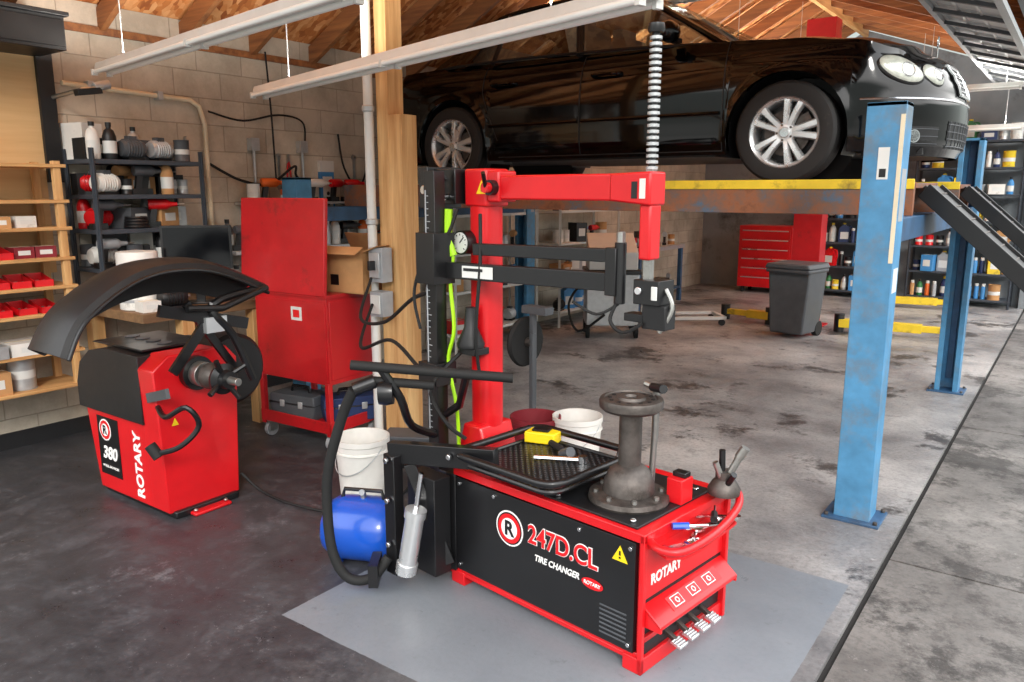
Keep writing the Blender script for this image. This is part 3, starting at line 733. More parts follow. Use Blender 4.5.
b=B(); b.lathe([(0,0),(.06,0),(.062,.02),(.03,.09),(.022,.18),(0,.18)],(-.075,.16,1.02),(-.075,.16,2),BLKP,24); b.bx(-.12,-.02,.13,.22,.99,1.02,BLK); part(TC,'conical_boot',b)
b=B(); b.bx(-.34,-.165,.16,.30,1.64,1.79,BLK); b.bx(-.36,-.30,.12,.32,1.62,1.80,BLK); b.cyl((-.26,.16,1.75),(-.26,.13,1.75),.016,CHR); b.cyl((-.22,.16,1.67),(-.22,.13,1.67),.016,CHR); b.cyl((-.31,.13,1.7),(-.31,.1,1.7),.02,CHR)
part(TC,'top_bracket',b)
arm=B(); arm.bx(-.02,.70,.22,.31,1.66,1.76,RED); arm.bx(-.02,.05,.21,.32,1.65,1.78,RED); arm.prism([(.62,1.66),(.80,1.645),(.80,1.765),(.62,1.76)],'y',.215,.315,RED); arm.bx(.745,.795,.23,.30,1.45,1.65,RED)
am=part(TC,'swing_arm',arm,w=.008)
tri(am,-.04,.199,1.71,.033)
b=B(); b.cyl((.02,.21,1.71),(.02,.18,1.71),.032,BLK); b.cyl((.02,.18,1.71),(.02,.155,1.71),.022,RED); b.tube([(.02,.165,1.71),(.05,.12,1.77)],.009,BLK); part(TC,'arm_lock_knob',b,w=0)
b=B(); b.bx(.755,.78,.213,.2145,1.67,1.74,WHT); b.bx(.72,.745,.213,.2145,1.67,1.73,BLK); part(TC,'arm_label',b,w=0)
SX=.77
b=B(); b.bx(SX-.014,SX+.014,.251,.279,1.32,1.78,STL)
b.cyl((SX,.265,1.76),(SX,.265,2.24),.013,BLKP,n=8)
for k in range(22): b.lathe([(.013,0),(.022,.002),(.022,.012),(.013,.014)],(SX,.265,1.77+k*.0210),(SX,.265,3),GALV,16)
b.lathe([(0,0),(.026,0),(.030,.01),(.028,.03),(0,.035)],(SX,.265,2.235),(SX,.265,3),BLK,20)
part(TC,'vertical_shaft',b,'toothed steel vertical shaft with black cap',w=.0)
b=B(); b.bx(.74,.85,.215,.315,1.29,1.38,BLK); b.bx(.77,.87,.23,.30,1.20,1.29,BLKP); b.tube([(.85,.26,1.35),(.88,.26,1.28),(.84,.24,1.19)],.009,STL,8,smooth=4); b.cyl((.765,.205,1.34),(.765,.215,1.34),.015,CHR); b.bx(.82,.845,.21,.215,1.31,1.36,WHT)
b.bx(.69,.78,.23,.29,1.22,1.25,BLKP); part(TC,'mounting_head',b)
b=B(); b.bx(-.245,-.175,.05,.11,.45,1.78,BLK); b.bx(-.235,-.228,.046,.05,.6,1.7,GRYL)
for k in range(40): b.bx(-.228,-.214 if k%5 else -.205,.047,.05,.62+k*.027,.624+k*.027,GRYL)
b.bx(-.27,-.15,.02,.14,1.3,1.52,BLK); b.bx(-.27,-.15,.02,.14,.85,.95,BLK)
part(TC,'helper_post',b)
b=B(); b.beam((-.2,.10,1.36),(.65,.235,1.36),.04,.07,BLK); b.beam((-.02,.14,1.455),(.63,.228,1.46),.04,.05,BLK); b.cyl((.665,.235,1.28),(.665,.235,1.51),.022,BLK); b.cyl((.665,.235,1.5),(.665,.235,1.55),.017,STL); b.bx(.615,.665,.205,.265,1.31,1.49,BLK)
for x in(.1,.35,.55): b.cyl((x,.1+.155*(x+.2)/.86,1.36),(x,.075+.155*(x+.2)/.86,1.36),.011,CHR,n=8)
part(TC,'press_arm',b)
b=B(); b.beam((-.06,.099,1.36),(.10,.124,1.36),.001,.05,WHT); b.beam((-.05,.097,1.37),(.05,.1128,1.37),.001,.012,BLK); part(TC,'rating_plate',b,w=0)
for pts,r in(([(.665,.23,1.3),(.65,.2,1.22),(.71,.2,1.18),(.78,.22,1.22)],.007),([(.665,.23,1.28),(.6,.18,1.24),(.5,.16,1.28)],.006),([(-.14,.15,1.62),(-.16,.1,1.5),(-.24,.04,1.4),(-.3,.03,1.25),(-.25,.02,1.1)],.008),([(-.02,.17,1.6),(.03,.12,1.4),(.0,.12,1.1),(-.02,.16,.9)],.008),([(-.12,.15,1.0),(-.16,.0,.85),(-.1,.03,.7),(-.05,.1,.62)],.009)):
    b=B(); b.tube(pts,r,RUB,6,smooth=6); part(TC,'air_hose',b,w=0)
b=B(); b.tube([(-.165,.12,1.62),(-.17,.12,1.5),(-.15,.13,1.42)],.018,LIME,8,smooth=4); b.tube([(-.15,.13,1.42),(-.16,.12,1.3),(-.14,.12,1.1),(-.17,.11,.95),(-.13,.12,.75),(-.14,.14,.55)],.009,LIME,6,smooth=6); part(TC,'green_air_line',b,'lime green air line',w=0)
b=B(); b.cyl((-.135,.215,1.475),(-.135,.16,1.475),.052,BLK,n=32); b.cyl((-.135,.16,1.475),(-.135,.157,1.475),.045,WHT,n=32); b.beam((-.135,.155,1.475),(-.11,.155,1.50),.003,.004,BT)
for k in range(9): a=pi*1.25-k*pi*1.5/8; b.beam((-.135+.032*math.cos(a),.156,1.475+.032*math.sin(a)),(-.135+.04*math.cos(a),.156,1.475+.04*math.sin(a)),.002,.003,BT)
part(TC,'pressure_gauge',b,'round white-faced pressure gauge',w=0)
b=B(); b.tube([(-.235,-.36,1.0),(.24,.1,.945)],.021,RUB,12); b.tube([(-.2,-.30,.93),(-.02,-.1,.905)],.02,RUB,12); b.tube([(-.15,-.27,.98),(-.12,-.2,.85),(-.18,-.1,.7),(-.2,.05,.62)],.018,BLK,8,smooth=4)
b.lathe([(0,-.03),(.05,-.03),(.055,0),(.05,.03),(0,.03)],(-.15,-.25,.88),(.3,.2,.9),BLK,20); b.tube([(.1,-.03,.95),(.0,.02,.8),(-.15,.08,.72)],.018,BLK,8)
part(TC,'roller_arm',b,w=0)
bb=addobj('bead_breaker',None,(0,0,0),0,TC)
b=B(); b.beam((-.2,-.2,.60),(.28,-.035,.64),.045,.09,BLK); b.beam((-.165,-.215,.60),(-.165,-.215,.06),.05,.07,BLK); b.beam((-.11,-.17,.56),(.0,-.05,.1),.03,.05,BLK); b.bx(-.18,.0,-.13,-.04,.06,.5,BLKP)
for p in((-.165,-.245,.58),(-.165,-.245,.4),(-.165,-.245,.2),(.1,-.125,.63)): b.cyl(p,(p[0],p[1]-.015,p[2]),.013,CHR,n=8)
o=addobj('frame',b.mesh('frame'),(0,0,0),0,bb); bev(o,.003)
b=B(); b.cyl((-.065,-.23,.14),(-.03,-.21,.36),.040,ALU,n=24); b.cyl((-.072,-.234,.10),(-.064,-.23,.145),.046,ALU,n=24); b.cyl((-.031,-.212,.355),(-.025,-.208,.39),.046,ALU,n=24); b.cyl((-.025,-.208,.39),(-.002,-.195,.55),.012,CHR)
addobj('air_cylinder',b.mesh('air_cylinder'),(0,0,0),0,bb)
b=B(); b.tube([(-.22,-.36,.90),(-.28,-.38,.78),(-.34,-.42,.55),(-.35,-.43,.36),(-.32,-.43,.17),(-.27,-.39,.06),(-.20,-.32,.06),(-.17,-.25,.14)],.022,RUB,12,smooth=6); b.tube([(-.22,-.36,.90),(-.17,-.29,.93)],.028,BLK,10); b.box((-.20,-.30,.09),(.04,.14,.1),BLK,E(0,0,45))
addobj('breaker_arm',b.mesh('breaker_arm'),(0,0,0),0,bb)
X=L_
b=B(); b.bx(X,X+.02,-.02,.0,0,.53,RED); b.bx(X,X+.03,.54,.56,0,.53,RED); b.bx(X,X+.012,0,.55,.28,.53,RED)
b.bx(X,X+.006,.0,.55,.02,.28,BLKP)
b.prism([(X,.262),(X+.01,.262),(X+.085,.205),(X+.085,.192),(X,.252)],'y',0.0,.54,RED)
b.prism([(X,.262),(X+.085,.205),(X+.085,.18),(X,.18)],'y',0.0,.012,RED); b.prism([(X,.262),(X+.085,.205),(X+.085,.18),(X,.18)],'y',.528,.54,RED); b.bx(X,X+.02,0,.54,.12,.14,REDO)
ep=part(TC,'operator_panel',b)
ang=math.degrees(math.atan2(.057,.075))
PM=Matrix.Translation((X+.047,.27,.2355))@Matrix.Rotation(math.radians(ang),4,'Y')
b=B(); b.M=PM; b.bx(-.027,.027,-.16,.18,-.001,.001,RT)
for k in range(3):
    y=-.11+k*.11; b.bx(-.02,.02,y-.03,y+.03,.001,.0018,WT); b.bx(-.017,.017,y-.027,y+.027,.0018,.0025,RT); b.lathe([(.007,0),(.011,0),(.011,.001),(.007,.001)],(0,y,.0025),(0,y,1),WT,16)
part(ep,'pictogram_strip',b,w=0)
text(ep,'ROTARY',(X+.0135,.135,.345),FX,.056,WT,bold=.03,sx=.9)
for k in range(4):
    y=.16+k*.08
    b=B(); b.beam((X-.01,y,.10),(X+.05,y,.075),.018,.018,CAST,); b.box((X+.065,y,.07),(.045,.052,.012),ALU,E(0,14,0))
    for j in range(4): b.box((X+.05+j*.011,y,.080-j*.0028),(.005,.052,.006),CHR)
    part(TC,'pedal',b,w=.002)
b=B(); b.tube([(X,.03,.50),(X+.07,-.01,.50),(X+.135,.02,.50),(X+.16,.13,.51),(X+.15,.3,.52),(X+.12,.45,.54),(X+.07,.52,.56),(X+.02,.52,.54)],.015,RED,10,smooth=6); b.prism([(X+.01,.04),(X+.09,.01),(X+.13,.05),(X+.145,.16),(X+.12,.44),(X+.02,.5)],'z',.46,.47,RED)
part(TC,'tool_tray',b,w=0)
XC=X+.05
b=B(); b.lathe([(.0,0),(.06,0),(.062,.02),(.045,.05),(.035,.06),(.035,.09),(0,.09)],(XC,.46,.56),(XC,.46,1),CAST,24); b.cyl((XC+.01,.46,.62),(XC+.05,.48,.72),.014,STL); b.cyl((XC-.01,.46,.62),(XC-.015,.46,.73),.012,BLK); b.cyl((XC,.44,.62),(XC-.02,.42,.69),.012,STL); b.cyl((XC+.02,.44,.6),(XC+.06,.42,.66),.012,BLK); b.cyl((XC+.045,.478,.71),(XC+.065,.488,.75),.018,STL)
part(TC,'cone_holder',b,w=0)
def spanner(L,m):
    b=B(); b.bx(-L/2,L/2,-.008,.008,0,.006,m)
    for e in(-1,1): b.prism([(e*L/2+.018*math.cos(2*pi*k/14),.018*math.sin(2*pi*k/14)) for k in range(14)],'z',0,.008,m)
    return b
TC_M=Matrix.Translation((-2.074,2.446,0))@Matrix.Rotation(math.radians(-8),4,'Z')
def w2(x,y,z): return tuple(TC_M@Vector((x,y,z)))
for i,(x,y,a) in enumerate(((X+.08,.12,60),(X+.08,.2,100),(X+.08,.31,75),(X+.07,.38,30),(X+.09,.26,50))):
    solo('spanner',spanner(.14,CHR),'chrome spanner lying in red tool tray','spanner',w2(x,y,.471+.008*i),a,w=0,group='tools in the tray')
for x,y,a,m,lb in((X+.07,.18,40,TANK,'blue'),(X+.08,.34,110,BLKP,'black')):
    b=B(); b.tube([(-.06,0,.012),(0,0,.012)],.013,m,8); b.tube([(0,0,.012),(.07,0,.012)],.005,CHR,6); solo('screwdriver',b,lb+'-handled screwdriver lying in red tool tray','screwdriver',w2(x,y,.512),a,w=0)
b=B(); b.prism([(-.07,-.045),(.07,-.045),(.085,.02),(.03,.055),(-.06,.05)],'z',0,.05,YELP); b.bx(-.04,.04,-.03,.03,.05,.062,BLK); solo('yellow_case',b,'yellow plastic wheel weight case lying on machine','case',w2(.17,.36,.598),15,w=.01)
b=B(); b.tube([(-.1,0,.012),(.1,.02,.012)],.011,CHR,8); b.cyl((.1,.02,.0),(.1,.02,.03),.02,CHR); solo('ratchet',b,'chrome ratchet on diamond plate tray','ratchet',w2(.4,.2,.598),20,w=0)
b=B(); b.tube([(-.09,0,.016),(.02,0,.016)],.015,RUB,8); b.cyl((.02,0,.0),(.09,.0,.03),.022,GRY); solo('air_chuck',b,'grey air impact tool on diamond plate tray','air tool',w2(.33,.3,.598),-30,w=0)
for pts in([(-3.63,3.47,1.15),(-3.45,3.2,.95),(-3.0,2.95,1.0),(-2.6,2.75,1.18),(-2.35,2.62,1.25)],[(-3.63,3.47,.98),(-3.35,3.1,.8),(-2.9,2.9,.92),(-2.5,2.7,.85),(-2.35,2.62,.9)]):
    b=B(); b.tube(pts,.01,RUB,8,smooth=8); solo('air_hose',b,'black air hose strung from post to tyre machine','air hose',w=0)
# ------------------------------------------------------------ wheel balancer
WB=thing('wheel_balancer','red and black wheel balancer with curved black guard','wheel balancer',(-4.46,2.05,0),0)
b=B(); b.prism([(.05,.03),(.75,.03),(.75,.5),(-.04,.5)],'y',0,.42,RED); b.bx(.06,.78,.02,.40,0,.04,BLK)
b.prism([(.0,.03),(.42,.03),(.46,.80),(.40,.87),(.06,.87),(-.03,.80)],'x',.60,.755,RED)
b.bx(.76,.83,.1,.32,0,.02,RED)
for y in(.12,.3): b.cyl((.8,y,.02),(.8,y,.035),.012,STL,n=8)
bd=part(WB,'body',b,w=.02)
b=B(); b.prism([(-.05,.5),(.62,.5),(.62,.86),(.30,.87),(.12,.84),(.0,.76),(-.05,.64)],'y',-.03,.47,BLKP)
b.prism([(.06,.872),(.58,.872),(.58,.885),(.10,.885)],'y',.02,.40,BLK)
for i in range(4): b.cyl((.16+i*.11,.2,.885),(.16+i*.11,.2,.89),.04,GRY,n=20)
b.lathe([(0,0),(.18,0),(.20,.02),(.20,.2),(.18,.22),(0,.22)],(.50,.47,.72),(2,.47,.72),BLKP,28)
part(WB,'weight_tray_housing',b,w=.04)
b=B(); b.bx(.075,.30,-.003,-.0005,.12,.46,BLK); part(bd,'decal_panel',b,w=0)
disc(bd,.16,-.0035,.385,.062,WT); disc(bd,.16,-.0045,.385,.054,RT); disc(bd,.16,-.0055,.385,.036,WT); text(bd,'R',(.16,-.007,.384),FY,.07,BT,bold=.03)
text(bd,'380',(.19,-.005,.25),FY,.10,WT,bold=.03,shear=.2); text(bd,'WHEEL BALANCER',(.187,-.005,.17),FY,.02,WT)
text(bd,'ROTARY',(.49,-.002,.245),(pi/2,-pi/2,0),.095,WT,bold=.03)
b=B(); b.prism([(.05,.50),(.09,.50),(.07,.54)],'x',.7555,.757,YELP); part(bd,'warning_label',b,w=0)
b=B(); b.cyl((.755,.2,.76),(.80,.2,.76),.09,BLK,n=32); b.cyl((.80,.2,.76),(.86,.2,.76),.065,STL,n=32); b.cyl((.86,.2,.76),(1.14,.2,.76),.02,STL)
b.lathe([(.02,0),(.05,0),(.07,.02),(.065,.05),(.035,.09),(.02,.1)],(.88,.2,.76),(2,.2,.76),CAST,32)
part(WB,'shaft',b,w=.002)
b=B(); b.lathe([(.02,0),(.075,0),(.08,.02),(.05,.035),(.045,.07),(.02,.07)],(1.0,.2,.76),(2,.2,.76),BLK,24)
for k in range(4): a=k*pi/2+.5; b.tube([(1.03,.2+.05*math.cos(a),.76+.05*math.sin(a)),(1.05,.2+.12*math.cos(a),.76+.12*math.sin(a))],.014,BLK,8)
part(WB,'quick_nut',b,w=0)
arc=cr([Vector((0,-.55,1.0)),Vector((0,-.42,1.18)),Vector((0,-.10,1.345)),Vector((0,.28,1.345)),Vector((0,.66,1.19))],10)
b=B(); X0,X1=.60,.95
rows=[];NA=len(arc)
for i,p in enumerate(arc):
    t=arc[min(i+1,NA-1)]-arc[max(i-1,0)]; t.normalize(); nn=Vector((0,-t.z,t.y))
    if nn.z<0: nn=-nn
    u=i/(NA-1); tap=.35+.65*math.sin(pi*(.15+.75*(1-u))); x1=X1-.12*u
    sec=[]
    for x,h in((X0,-.20),(X0,-.06),(X0+.02,-.025),(X0+.06,-.004),((X0+x1)/2,.004),(x1-.06,-.004),(x1-.015,-.02),(x1,-.055),(x1-.012,-.055),(x1-.03,-.03),(x1-.06,-.016),((X0+x1)/2,-.01),(X0+.06,-.018),(X0+.03,-.034),(X0+.012,-.06),(X0+.012,-.20)): sec.append(Vector((x,p.y,p.z))+nn*h*(1 if h>-.1 else tap))
    rows.append(sec+[sec[0]])
b.grid(rows,BLKP); b.add([tuple(v) for v in rows[0][:-1]],[tuple(range(16))],BLKP); b.add([tuple(v) for v in rows[-1][:-1]],[tuple(range(16))],BLKP)
b.tube([r[7] for r in rows],.010,BLK,8)
part(WB,'wheel_guard',b,w=0)
b=B(); b.tube([(.92,.44,.70),(.9,.35,.95),(.88,.25,1.12),(.82,.6,1.17)],.022,BLK,8,smooth=4); b.tube([(.9,.10,1.12),(.9,.3,1.1),(.84,.62,1.17)],.018,BLK,8); b.beam((.85,-.02,1.12),(.88,.45,1.0),.03,.06,BLK); b.beam((.86,.02,.8),(.86,.3,1.12),.02,.05,BLK); b.beam((.84,.4,.74),(.86,.12,1.14),.02,.04,BLK)
b.bx(.84,.9,.2,.32,.98,1.06,ALU); part(WB,'guard_arm',b,w=0)
b=B(); b.tube([(.72,.0,.62),(.9,-.06,.6),(1.02,-.02,.66),(1.04,.03,.56),(.98,-.04,.46),(.88,-.1,.42)],.014,BLK,8,smooth=5); b.cyl((.88,-.1,.4),(.84,-.12,.46),.028,RUB); b.beam((.7,-.03,.66),(.92,-.05,.72),.02,.05,GRY); part(WB,'distance_gauge',b,w=0)
b=B(); b.tube([(-3.72,2.5,.12),(-3.6,2.55,.02),(-3.3,2.55,.012),(-3.0,2.65,.012),(-2.95,3.0,.012),(-3.2,3.4,.012)],.008,RUB,6,smooth=6); solo('power_cord',b,'black power cord lying on the floor','power cord',w=0)
# ------------------------------------------------------------ red tool cart
CT=thing('tool_cart','red steel tool cart with raised lid on casters','tool cart',(-4.2,3.5,0),3)
b=B(); b.bx(-.34,.34,-.24,.24,.45,1.02,REDO); b.bx(-.33,.33,-.247,-.24,.47,.99,REDO); b.bx(-.35,.35,-.25,.25,1.02,1.04,REDO); b.bx(.02,.12,-.25,-.247,.86,.95,WHT); b.bx(.04,.1,-.252,-.25,.88,.93,RT)
part(CT,'cabinet',b)
b=B(); b.bx(.34,.346,-.22,.22,.48,1.0,PERF); part(CT,'perforated_side',b,'red perforated side panel')
b=B(); b.box((-.06,-.22,1.34),(.80,.03,.62),REDO,E(-4,0,0)); b.box((-.06,-.2,1.34),(.76,.02,.58),REDO,E(-4,0,0)); part(CT,'lid',b,w=.006)
b=B(); b.bx(-.33,.33,-.24,.24,.12,.14,REDO); b.bx(-.34,.34,-.25,-.24,.12,.2,REDO); b.bx(-.34,.34,.24,.25,.12,.2,REDO); b.bx(.33,.34,-.25,.25,.12,.2,REDO)
for x in(-.32,.32):
    for y in(-.23,.23): b.bx(x-.018,x+.018,y-.018,y+.018,.1,.46,REDO)
part(CT,'base_frame',b)
for x in(-.30,.30):
    for y in(-.2,.2):
        b=B(); b.cyl((x-.015,y,.05),(x+.015,y,.05),.05,GRYL,n=20); b.cyl((x-.02,y,.05),(x+.02,y,.05),.018,STL); b.bx(x-.024,x-.018,y-.03,y+.03,.04,.11,STL); b.bx(x+.018,x+.024,y-.03,y+.03,.04,.11,STL); b.bx(x-.03,x+.03,y-.035,y+.035,.105,.12,STL)
        part(CT,'caster',b,w=.001)
def toolbox(m):
    b=B(); b.prism([(-.18,0),(.18,0),(.2,.1),(.19,.17),(-.19,.17),(-.2,.1)],'y',-.1,.1,m); b.bx(-.2,.2,-.105,.105,.1,.11,BLK); b.tube([(-.08,0,.17),(-.07,0,.21),(.07,0,.21),(.08,0,.17)],.012,BLK,8); b.bx(-.1,-.06,-.11,-.1,.08,.13,GALV); b.bx(.06,.1,-.11,-.1,.08,.13,GALV); return b
solo('toolbox',toolbox(GRY),'grey plastic toolbox on cart lower shelf','toolbox',(-4.32,3.42,.14),10,w=.006)
solo('toolbox',toolbox(NAVY),'blue plastic toolbox on cart lower shelf','toolbox',(-4.0,3.58,.14),60,w=.006)
def carton(w,d,h):
    b=B(); b.bx(-w/2,w/2,-d/2,-d/2+.005,0,h,CARD); b.bx(-w/2,w/2,d/2-.005,d/2,0,h,CARD); b.bx(-w/2,-w/2+.005,-d/2,d/2,0,h,CARD); b.bx(w/2-.005,w/2,-d/2,d/2,0,h,CARD); b.bx(-w/2,w/2,-d/2,d/2,0,.005,CARD)
    b.box((0,-d/2-.04,h+.01),(w,.1,.004),CARD,E(25,0,0)); b.box((w/2+.05,0,h+.02),(.13,d,.004),CARD,E(0,-20,0)); b.box((0,d/2+.03,h+.05),(w,.13,.004),CARD,E(-60,0,0)); b.bx(-w*.3,-w*.1,-d/2-.001,-d/2,.05,.12,BT)
    return b
solo('cardboard_box',carton(.34,.24,.27),'large open cardboard box on red tool cart','box',(-3.88,3.56,1.04),8,w=0)
b=B(); b.box((0,0,.075),(.18,.06,.05),BLKP,E(0,-12,0)); b.bx(-.08,-.03,-.025,.025,0,.06,BLK); b.cyl((.08,0,.09),(.14,0,.105),.018,STL)
solo('impact_wrench',b,'black impact wrench lying on red tool cart','power tool',(-4.25,3.52,1.04),-25)
# ------------------------------------------------------------ bench and wooden shelf
BN=thing('workbench','wooden workbench with thick top against block wall','workbench',(-5.2,3.0,0))
b=B(); b.bx(-.42,.42,-.42,.55,.86,.92,BENCHW); part(BN,'top',b)
for x,y in((-.35,-.35),(.36,-.1),(-.35,.45),(.36,.45)):
    b=B(); b.bx(x-.045,x+.045,y-.045,y+.045,0,.86,WOODZ); part(BN,'leg',b)
b=B(); b.bx(-.38,.38,-.38,.5,.28,.31,BENCHW); part(BN,'lower_shelf',b)
MN=thing('monitor','black flat screen monitor on workbench','monitor',(-4.98,3.12,.92),50)
b=B(); b.bx(-.23,.23,-.015,.015,.24,.54,BLK); b.bx(-.215,.215,-.017,-.015,.26,.525,SCRN); part(MN,'screen',b)
b=B(); b.bx(-.03,.03,0,.03,0,.27,BLK); b.bx(-.12,.12,-.08,.08,0,.015,BLK); part(MN,'stand',b)
WS=thing('wooden_shelf','pine shelf rack holding red parts bins','shelf',(-5.45,1.9,0))
for yy in(-.5,.5):
    for xx in(-.13,.16):
        b=B(); b.bx(xx-.02,xx+.02,yy-.045,yy+.0,.43,1.88,WOODZ); part(WS,'upright',b)
for z in [.45,.68,.93,1.10,1.28,1.47,1.64,1.86]:
    b=B(); b.bx(-.16,.19,-.55,.53,z-.022,z,WOODY); part(WS,'shelf_board',b)
# ------------------------------------------------------------ small goods
def k_bottle(m,cap,s=1):
    b=B(); b.lathe([(0,0),(.04*s,0),(.043*s,.01),(.043*s,.15*s),(.03*s,.19*s),(.016*s,.2*s),(.016*s,.215*s),(0,.215*s)],(0,0,0),(0,0,1),m,14); b.cyl((0,0,.212*s),(0,0,.24*s),.019*s,cap,n=12)
    b.lathe([(.0435*s,.04*s),(.0437*s,.12*s)],(0,0,0),(0,0,1),WHT,14); return b
def k_can(m,s=1):
    b=B(); b.lathe([(0,0),(.052*s,0),(.055*s,.004),(.052*s,.008),(.052*s,.145*s),(.055*s,.15*s),(.05*s,.15*s),(.048*s,.145*s),(0,.145*s)],(0,0,0),(0,0,1),m,16); b.lathe([(.0523*s,.05*s),(.0523*s,.085*s)],(0,0,0),(0,0,1),WHT,16); return b
def k_spray(m):
    b=B(); b.lathe([(0,0),(.032,0),(.032,.17),(.024,.185),(.024,.187)],(0,0,0),(0,0,1),m,14); b.lathe([(.024,.185),(.026,.187),(.026,.22),(.02,.225),(0,.225)],(0,0,0),(0,0,1),WHT,14); return b
def k_box(m,w,d,h):
    b=B(); b.bx(-w/2,w/2,-d/2,d/2,0,h,m); b.bx(-w/2*.6,w/2*.6,-d/2-.001,-d/2,h*.3,h*.7,WHT); b.bx(-w/2,w/2,-.012,.012,h,h+.001,CREAM); return b
def k_jug(m):
    b=B(); b.prism([(-.085,0),(.085,0),(.09,.19),(.05,.25),(.02,.26),(.02,.28),(-.03,.28),(-.03,.26),(-.08,.23)],'y',-.055,.055,m); b.cyl((-.005,0,.275),(-.005,0,.3),.026,YELP,n=12); b.tube([(.03,0,.25),(.1,0,.24),(.11,0,.14),(.088,0,.1)],.014,m,8,smooth=3); b.bx(-.06,.06,-.056,-.055,.05,.16,WHT); return b
def k_bin(m):
    b=B(); w,d,h=.11,.17,.075
    pr=[(-d/2,.0),(d/2,0),(d/2,h),(-d/2+.02,h*.55),(-d/2-.01,h*.55)]
    b.prism(pr,'x',-w/2,-w/2+.004,m); b.prism(pr,'x',w/2-.004,w/2,m)
    b.bx(-w/2,w/2,-d/2,d/2,0,.004,m); b.bx(-w/2,w/2,d/2-.004,d/2,0,h,m); b.bx(-w/2,w/2,-d/2-.005,-d/2,0,h*.55,m)
    for i in range(5): b.cyl((-.03+i*.015,-.04+.02*(i%3),.005),(-.03+i*.015,-.02+.02*(i%3),.03),.01,STL,n=6)
    return b
def k_drill(m):
    b=B(); b.lathe([(0,0),(.035,0),(.038,.02),(.038,.12),(.025,.14),(.018,.15),(.014,.19),(0,.19)],(-.08,0,.16),(1,0,.16),m,14); b.beam((-.04,0,.15),(-.06,0,.03),.035,.04,BLKP); b.bx(-.11,-.01,-.03,.03,0,.04,BLK); b.cyl((.10,0,.16),(.16,0,.16),.006,STL,n=8); return b
def k_motor(m):
    b=B(); b.lathe([(0,0),(.05,0),(.06,.02),(.06,.15),(.05,.17),(0,.17)],(-.085,0,.075),(1,0,.075),m,18)
    for k in range(6): b.lathe([(.06,0),(.066,.003),(.066,.007),(.06,.01)],(-.06+k*.02,0,.075),(1,0,.075),m,18)
    b.bx(-.06,.06,-.05,.05,0,.02,BLK); b.cyl((.08,0,.075),(.12,0,.075),.012,STL,n=10); b.bx(-.03,.03,-.025,.025,.13,.16,GRY); return b
def k_coil(m):
    b=B()
    for k in range(4): b.tube([((.075-.004*k)*math.cos(a),(.075-.004*k)*math.sin(a),.012+k*.02) for a in[2*pi*j/20 for j in range(20)]],.011,m,6,closed=True)
    b.tube([(.07,0,.07),(.1,.03,.03),(.09,.09,.011)],.010,m,6,smooth=3); return b
CM={'red':RED,'blue':SKYB,'navy':NAVY,'white':WHTD,'yellow':YEL,'green':GRN,'black':BLKP,'orange':ORG,'grey':GRYL,'brown':CARD,'silver':GALV,'maroon':MAROON,'dark grey':GRY}
KD={}
def kd(key):
    if key in KD: return KD[key]
    kind,c=key; m=CM[c]
    f={'bottle':lambda:k_bottle(m,BLK),'bottle_big':lambda:k_bottle(m,YEL,1.25),'can':lambda:k_can(m),'small_can':lambda:k_can(m,.7),'paint_can':lambda:k_can(m,1.5),'spray_can':lambda:k_spray(m),'box':lambda:k_box(m,.2,.2,.14),'small_box':lambda:k_box(m,.12,.12,.07),'box_tall':lambda:k_box(m,.16,.2,.24),'box_flat':lambda:k_box(m,.28,.24,.08),'jug':lambda:k_jug(m),'parts_bin':lambda:k_bin(m),'drill':lambda:k_drill(m),'motor':lambda:k_motor(m),'coil':lambda:k_coil(m)}[kind]()
    w={'bottle':.10,'bottle_big':.125,'can':.12,'small_can':.085,'paint_can':.17,'spray_can':.075,'box':.22,'small_box':.13,'box_tall':.18,'box_flat':.3,'jug':.2,'parts_bin':.12,'drill':.2,'motor':.2,'coil':.18}[kind]
    KD[key]=(f.mesh(kind),w); return KD[key]
NM={'bottle':('bottle','bottle'),'bottle_big':('bottle','bottle'),'can':('can','can'),'small_can':('can','can'),'paint_can':('paint_can','can'),'spray_can':('spray_can','spray can'),'box':('carton','box'),'small_box':('carton','box'),'box_tall':('carton','box'),'box_flat':('carton','box'),'jug':('oil_jug','jug'),'parts_bin':('parts_bin','bin'),'drill':('cordless_drill','drill'),'motor':('electric_motor','motor'),'coil':('hose_coil','hose')}
WHAT={'bottle':'plastic fluid bottle','bottle_big':'large plastic oil bottle','can':'metal can with white label','small_can':'small metal can with label','paint_can':'metal paint can','spray_can':'aerosol spray can with white cap','box':'parts carton','small_box':'small parts carton','box_tall':'tall parts carton','box_flat':'flat parts carton','jug':'plastic oil jug with handle','parts_bin':'open plastic parts bin','drill':'cordless drill standing upright','motor':'finned electric motor','coil':'coil of rubber hose'}
def fill(p0,p1,face,where,group,kinds,cols,gap=.02,skip=.1,jit=.02,turn=6):
    p0=Vector(p0);p1=Vector(p1);L=(p1-p0).length;d=(p1-p0)/L;s=0
    while True:
        k=random.choice(kinds);c=random.choice(cols); me,w=kd((k,c))
        if s+w>L: break
        if random.random()>skip:
            q=p0+d*(s+w/2); nr=Vector((math.sin(math.radians(face)),-math.cos(math.radians(face)),0)); q=q-nr*random.uniform(-jit,jit)
            o=addobj(NM[k][0],me,q,face+random.uniform(-turn,turn)); setmeta(o,'%s %s %s'%(c,WHAT[k],where),NM[k][1],group)
        s+=w+gap*random.uniform(.3,1.6)
